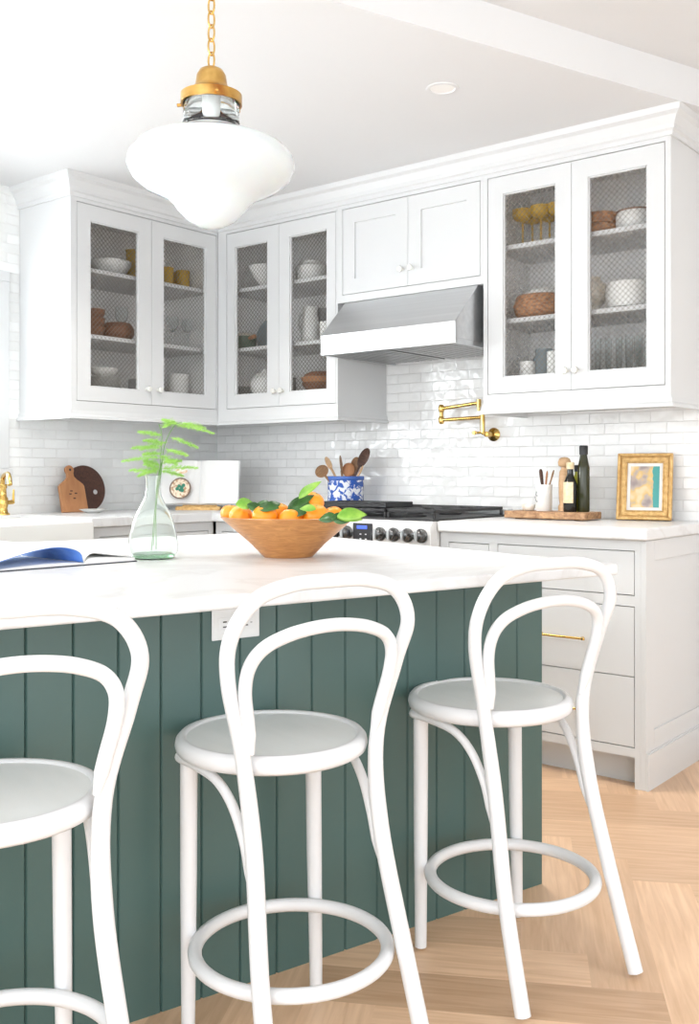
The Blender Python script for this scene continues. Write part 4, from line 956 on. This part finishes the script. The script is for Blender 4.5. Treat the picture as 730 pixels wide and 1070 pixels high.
q = inY(324, B, S1); t = thing('tall_pitcher', 'tall white pitcher on the middle shelf of the corner cabinet', 'pitcher', q)
bm = BM(); lathe(bm, shell([(.042, 0), (.047, .006), (.046, .1), (.038, .15), (.040, .185)], .004), 32); obj('body', bm, 'whitecer', t, smooth=True)
bm = BM(); tube(bm, cr([(-.04, 0, .16), (-.07, 0, .15), (-.075, 0, .1), (-.045, 0, .05)]), .006, 10); obj('handle', bm, 'whitecer', t, smooth=True)
vessel('grey_canister', 'grey cylinder canister behind the tall white pitcher', 'canister', inY(337, 3.86, S1), cyl(.04, .19), 'greycer', part='canister')
vessel('white_mug', 'small white mug right of the tall pitcher, corner cabinet', 'mug', inY(341, 3.70, S1), cyl(.034, .09), 'whitecer', part='mug')
for k in range(2):
    vessel('wooden_bowl', ['lower brown wooden bowl, bottom shelf of the corner cabinet', 'upper brown wooden bowl tipped into another, bottom shelf of the corner cabinet'][k], 'bowl', inY(333, B, S0+k*.025), bowlp(.085+.004*k, .05, .5), 'brownpot' if k == 0 else 'beech', .005, 'brown bowls in the corner cabinet')
vessel('brown_lid', 'brown domed wooden cover over the bowls, bottom shelf of the corner cabinet', 'lid', inY(335, B, S0+.077), [(.088, 0), (.08, .014), (.05, .026), (.015, .03)], 'brownpot', part='dome')
vessel('dark_cup', 'dark grey cup beside the brown bowls in the corner cabinet', 'cup', inY(303, B, S0), cyl(.03, .085), 'greycer', part='cup')
# right cabinet
Rr = 3.78; G2 = 'amber stemmed glasses in the right wall cabinet'
for k, (px, dy, lab) in enumerate(((546, -.03, 'leftmost amber stemmed glass, top shelf of the right cabinet'), (556, .03, 'second amber stemmed glass from the left, right cabinet'), (565, -.04, 'third amber stemmed glass from the left, right cabinet'), (574, .04, 'fourth amber stemmed glass from the left, right cabinet'), (583, -.03, 'amber stemmed glass nearest the door frame, right cabinet'))):
    q = inY(px, Rr+dy, S2); t = thing('stemmed_glass', lab, 'glass', q, 0, G2)
    bm = BM(); lathe(bm, [(0, 0), (.03, 0), (.03, .002), (.006, .008), (.004, .015), (.004, .11), (.01, .115), (.030, .120), (.042, .134), (.045, .150), (.044, .165), (.041, .165), (.040, .150), (.028, .128), (0, .122)], 28); obj('glass', bm, 'amber', t, smooth=True)
vessel('woven_basket', 'brown round woven basket on the middle shelf of the right cabinet', 'basket', inY(566, Rr-.02, S1), [(.085, 0), (.11, .02), (.119, .055), (.108, .09), (.10, .098)], 'wicker', .006, part='basket')
vessel('serving_bowl', 'shallow white bowl upside down on the brown woven basket', 'bowl', inY(568, Rr-.02, S1+.099), [(.085, 0), (.08, .012), (.05, .026), (.03, .028)], 'whitecer')
q = inY(568, Rr, S0); t = thing('glass_pitcher', 'smoky blue glass pitcher at the bottom of the right cabinet', 'pitcher', q)
bm = BM(); lathe(bm, shell([(.04, 0), (.055, .02), (.056, .06), (.035, .1), (.036, .125)], .003), 32); obj('body', bm, 'blueglass', t, smooth=True)
bm = BM(); tube(bm, cr([(.035, 0, .115), (.065, 0, .11), (.07, 0, .07), (.052, 0, .04)]), .005, 8); obj('handle', bm, 'blueglass', t, smooth=True)
vessel('white_mug', 'white mug in front of the smoky glass pitcher', 'mug', inY(580, 3.70, S0), cyl(.034, .1), 'whitecer', part='mug')
vessel('small_dish', 'low white dish left of the smoky glass pitcher', 'dish', inY(551, 3.71, S0), cyl(.032, .068), 'whitecer', part='dish')
for k in range(2):
    vessel('woven_basket', ['lower small brown basket on the top shelf, right cabinet', 'upper small brown basket on the top shelf, right cabinet'][k], 'basket', inY(627, Rr-.02, S2+k*.046), [(.055, 0), (.066, .004), (.075, .03), (.074, .044)], 'wicker', .005, 'small brown baskets in the right cabinet', part='basket')
q = inY(664, Rr-.02, S2); t = thing('rimmed_bowl', 'white round bowl with a dark rim beside the small baskets', 'bowl', q)
bm = BM(); lathe(bm, shell([(.05, 0), (.065, .006), (.077, .03), (.076, .06), (.070, .078)], .004), 36); obj('bowl', bm, 'whitecer', t, smooth=True)
bm = BM(); tube(bm, [(.071*math.cos(2*PI*i/32), .071*math.sin(2*PI*i/32), .079) for i in range(32)], .003, 8, closed=True); obj('rim', bm, 'brownpot', t, smooth=True)
q = inY(619, Rr, S1); t = thing('round_vase', 'cream mottled round-bodied vase on the middle shelf, right cabinet', 'vase', q)
bm = BM(); lathe(bm, shell([(.035, 0), (.04, .01), (.03, .03), (.052, .06), (.062, .09), (.052, .125), (.03, .142), (.032, .152)], .003), 36); obj('body', bm, 'creamcer', t, smooth=True)
vessel('white_pot', 'large plain white pot on the middle shelf, right cabinet', 'pot', inY(659, Rr-.02, S1), [(.07, 0), (.09, .008), (.1, .05), (.096, .105)], 'whitecer', .004, part='pot')
G3 = 'clear tumblers in the right wall cabinet'
for k, (px, y, lab) in enumerate(((619, 3.70, 'leftmost clear tumbler, bottom of the right cabinet'), (630, 3.80, 'clear tumbler second from the left, bottom of the right cabinet'), (641, 3.70, 'clear tumbler third from the left, bottom of the right cabinet'), (652, 3.80, 'clear tumbler fourth from the left, bottom of the right cabinet'), (662, 3.70, 'clear tumbler fifth from the left, bottom of the right cabinet'), (671, 3.79, 'rightmost clear tumbler, bottom of the right cabinet'))):
    vessel('clear_tumbler', lab, 'glass', inY(px, y, S0), [(.028, 0), (.03, .004), (.033, .14)], 'glass', .002, G3, part='glass')

# ---------------------------------------------------------------- light
w = bpy.data.worlds.new('world'); bpy.context.scene.world = w; w.use_nodes = True
bg = w.node_tree.nodes['Background']; bg.inputs['Color'].default_value = (.93, .97, 1, 1); bg.inputs['Strength'].default_value = 1.3
sun = bpy.data.lights.new('sun', 'SUN'); sun.energy = .35; sun.angle = math.radians(30); sun.color = (1, .98, .96)
so = bpy.data.objects.new('sun', sun); COL.objects.link(so); so.rotation_euler = Vector((.55, .72, -.42)).to_track_quat('-Z', 'Y').to_euler()
def area(name, loc, direction, sx, sy, power, col=(1, 1, 1)):
    a = bpy.data.lights.new(name, 'AREA'); a.shape = 'RECTANGLE'; a.size = sx; a.size_y = sy; a.energy = power; a.color = col
    o = bpy.data.objects.new(name, a); COL.objects.link(o); o.location = loc; o.rotation_euler = Vector(direction).to_track_quat('-Z', 'Y').to_euler()
# added fill from behind the camera, and daylight through the sink window
area('rear_fill', (-1.8, -1.6, 1.15), (0, 1, .0), 4.4, 2.1, 22, (.93, .97, 1))
area('sink_window_daylight', (WX-.2, (wy0+wy1)/2, 1.57), (1, .15, -.1), 1.3, .8, 17, (.95, .98, 1))
# first spot is the recessed downlight; the other three are added to brighten
for x, y, e_, an in ((dp_.x, dp_.y, 55, 84), (-2.9, 2.5, 34, 140), (-2.4, 1.2, 14, 130), (-3.3, .9, 16, 130)):
    a = bpy.data.lights.new('downlight', 'SPOT'); a.energy = e_; a.spot_size = math.radians(an); a.spot_blend = .8; a.shadow_soft_size = .12; a.color = (1, .96, .9)
    o = bpy.data.objects.new('downlight', a); COL.objects.link(o); o.location = (x, y, CZ-.02)

# ---------------------------------------------------------------- camera
cd = bpy.data.cameras.new('camera'); cam = bpy.data.objects.new('camera', cd); COL.objects.link(cam)
cd.sensor_fit = 'VERTICAL'; cd.sensor_height = 24; cd.lens = 24*F/1070
cd.shift_y = -(535-493)/1070
cam.location = CAM; cam.rotation_euler = (PI/2, 0, AZ); cd.clip_start = .02
sc = bpy.context.scene; sc.camera = cam
sc.view_settings.view_transform = 'Standard'; sc.view_settings.look = 'None'; sc.view_settings.gamma = 1; sc.view_settings.use_curve_mapping = False
sc.view_settings.exposure = 1.14
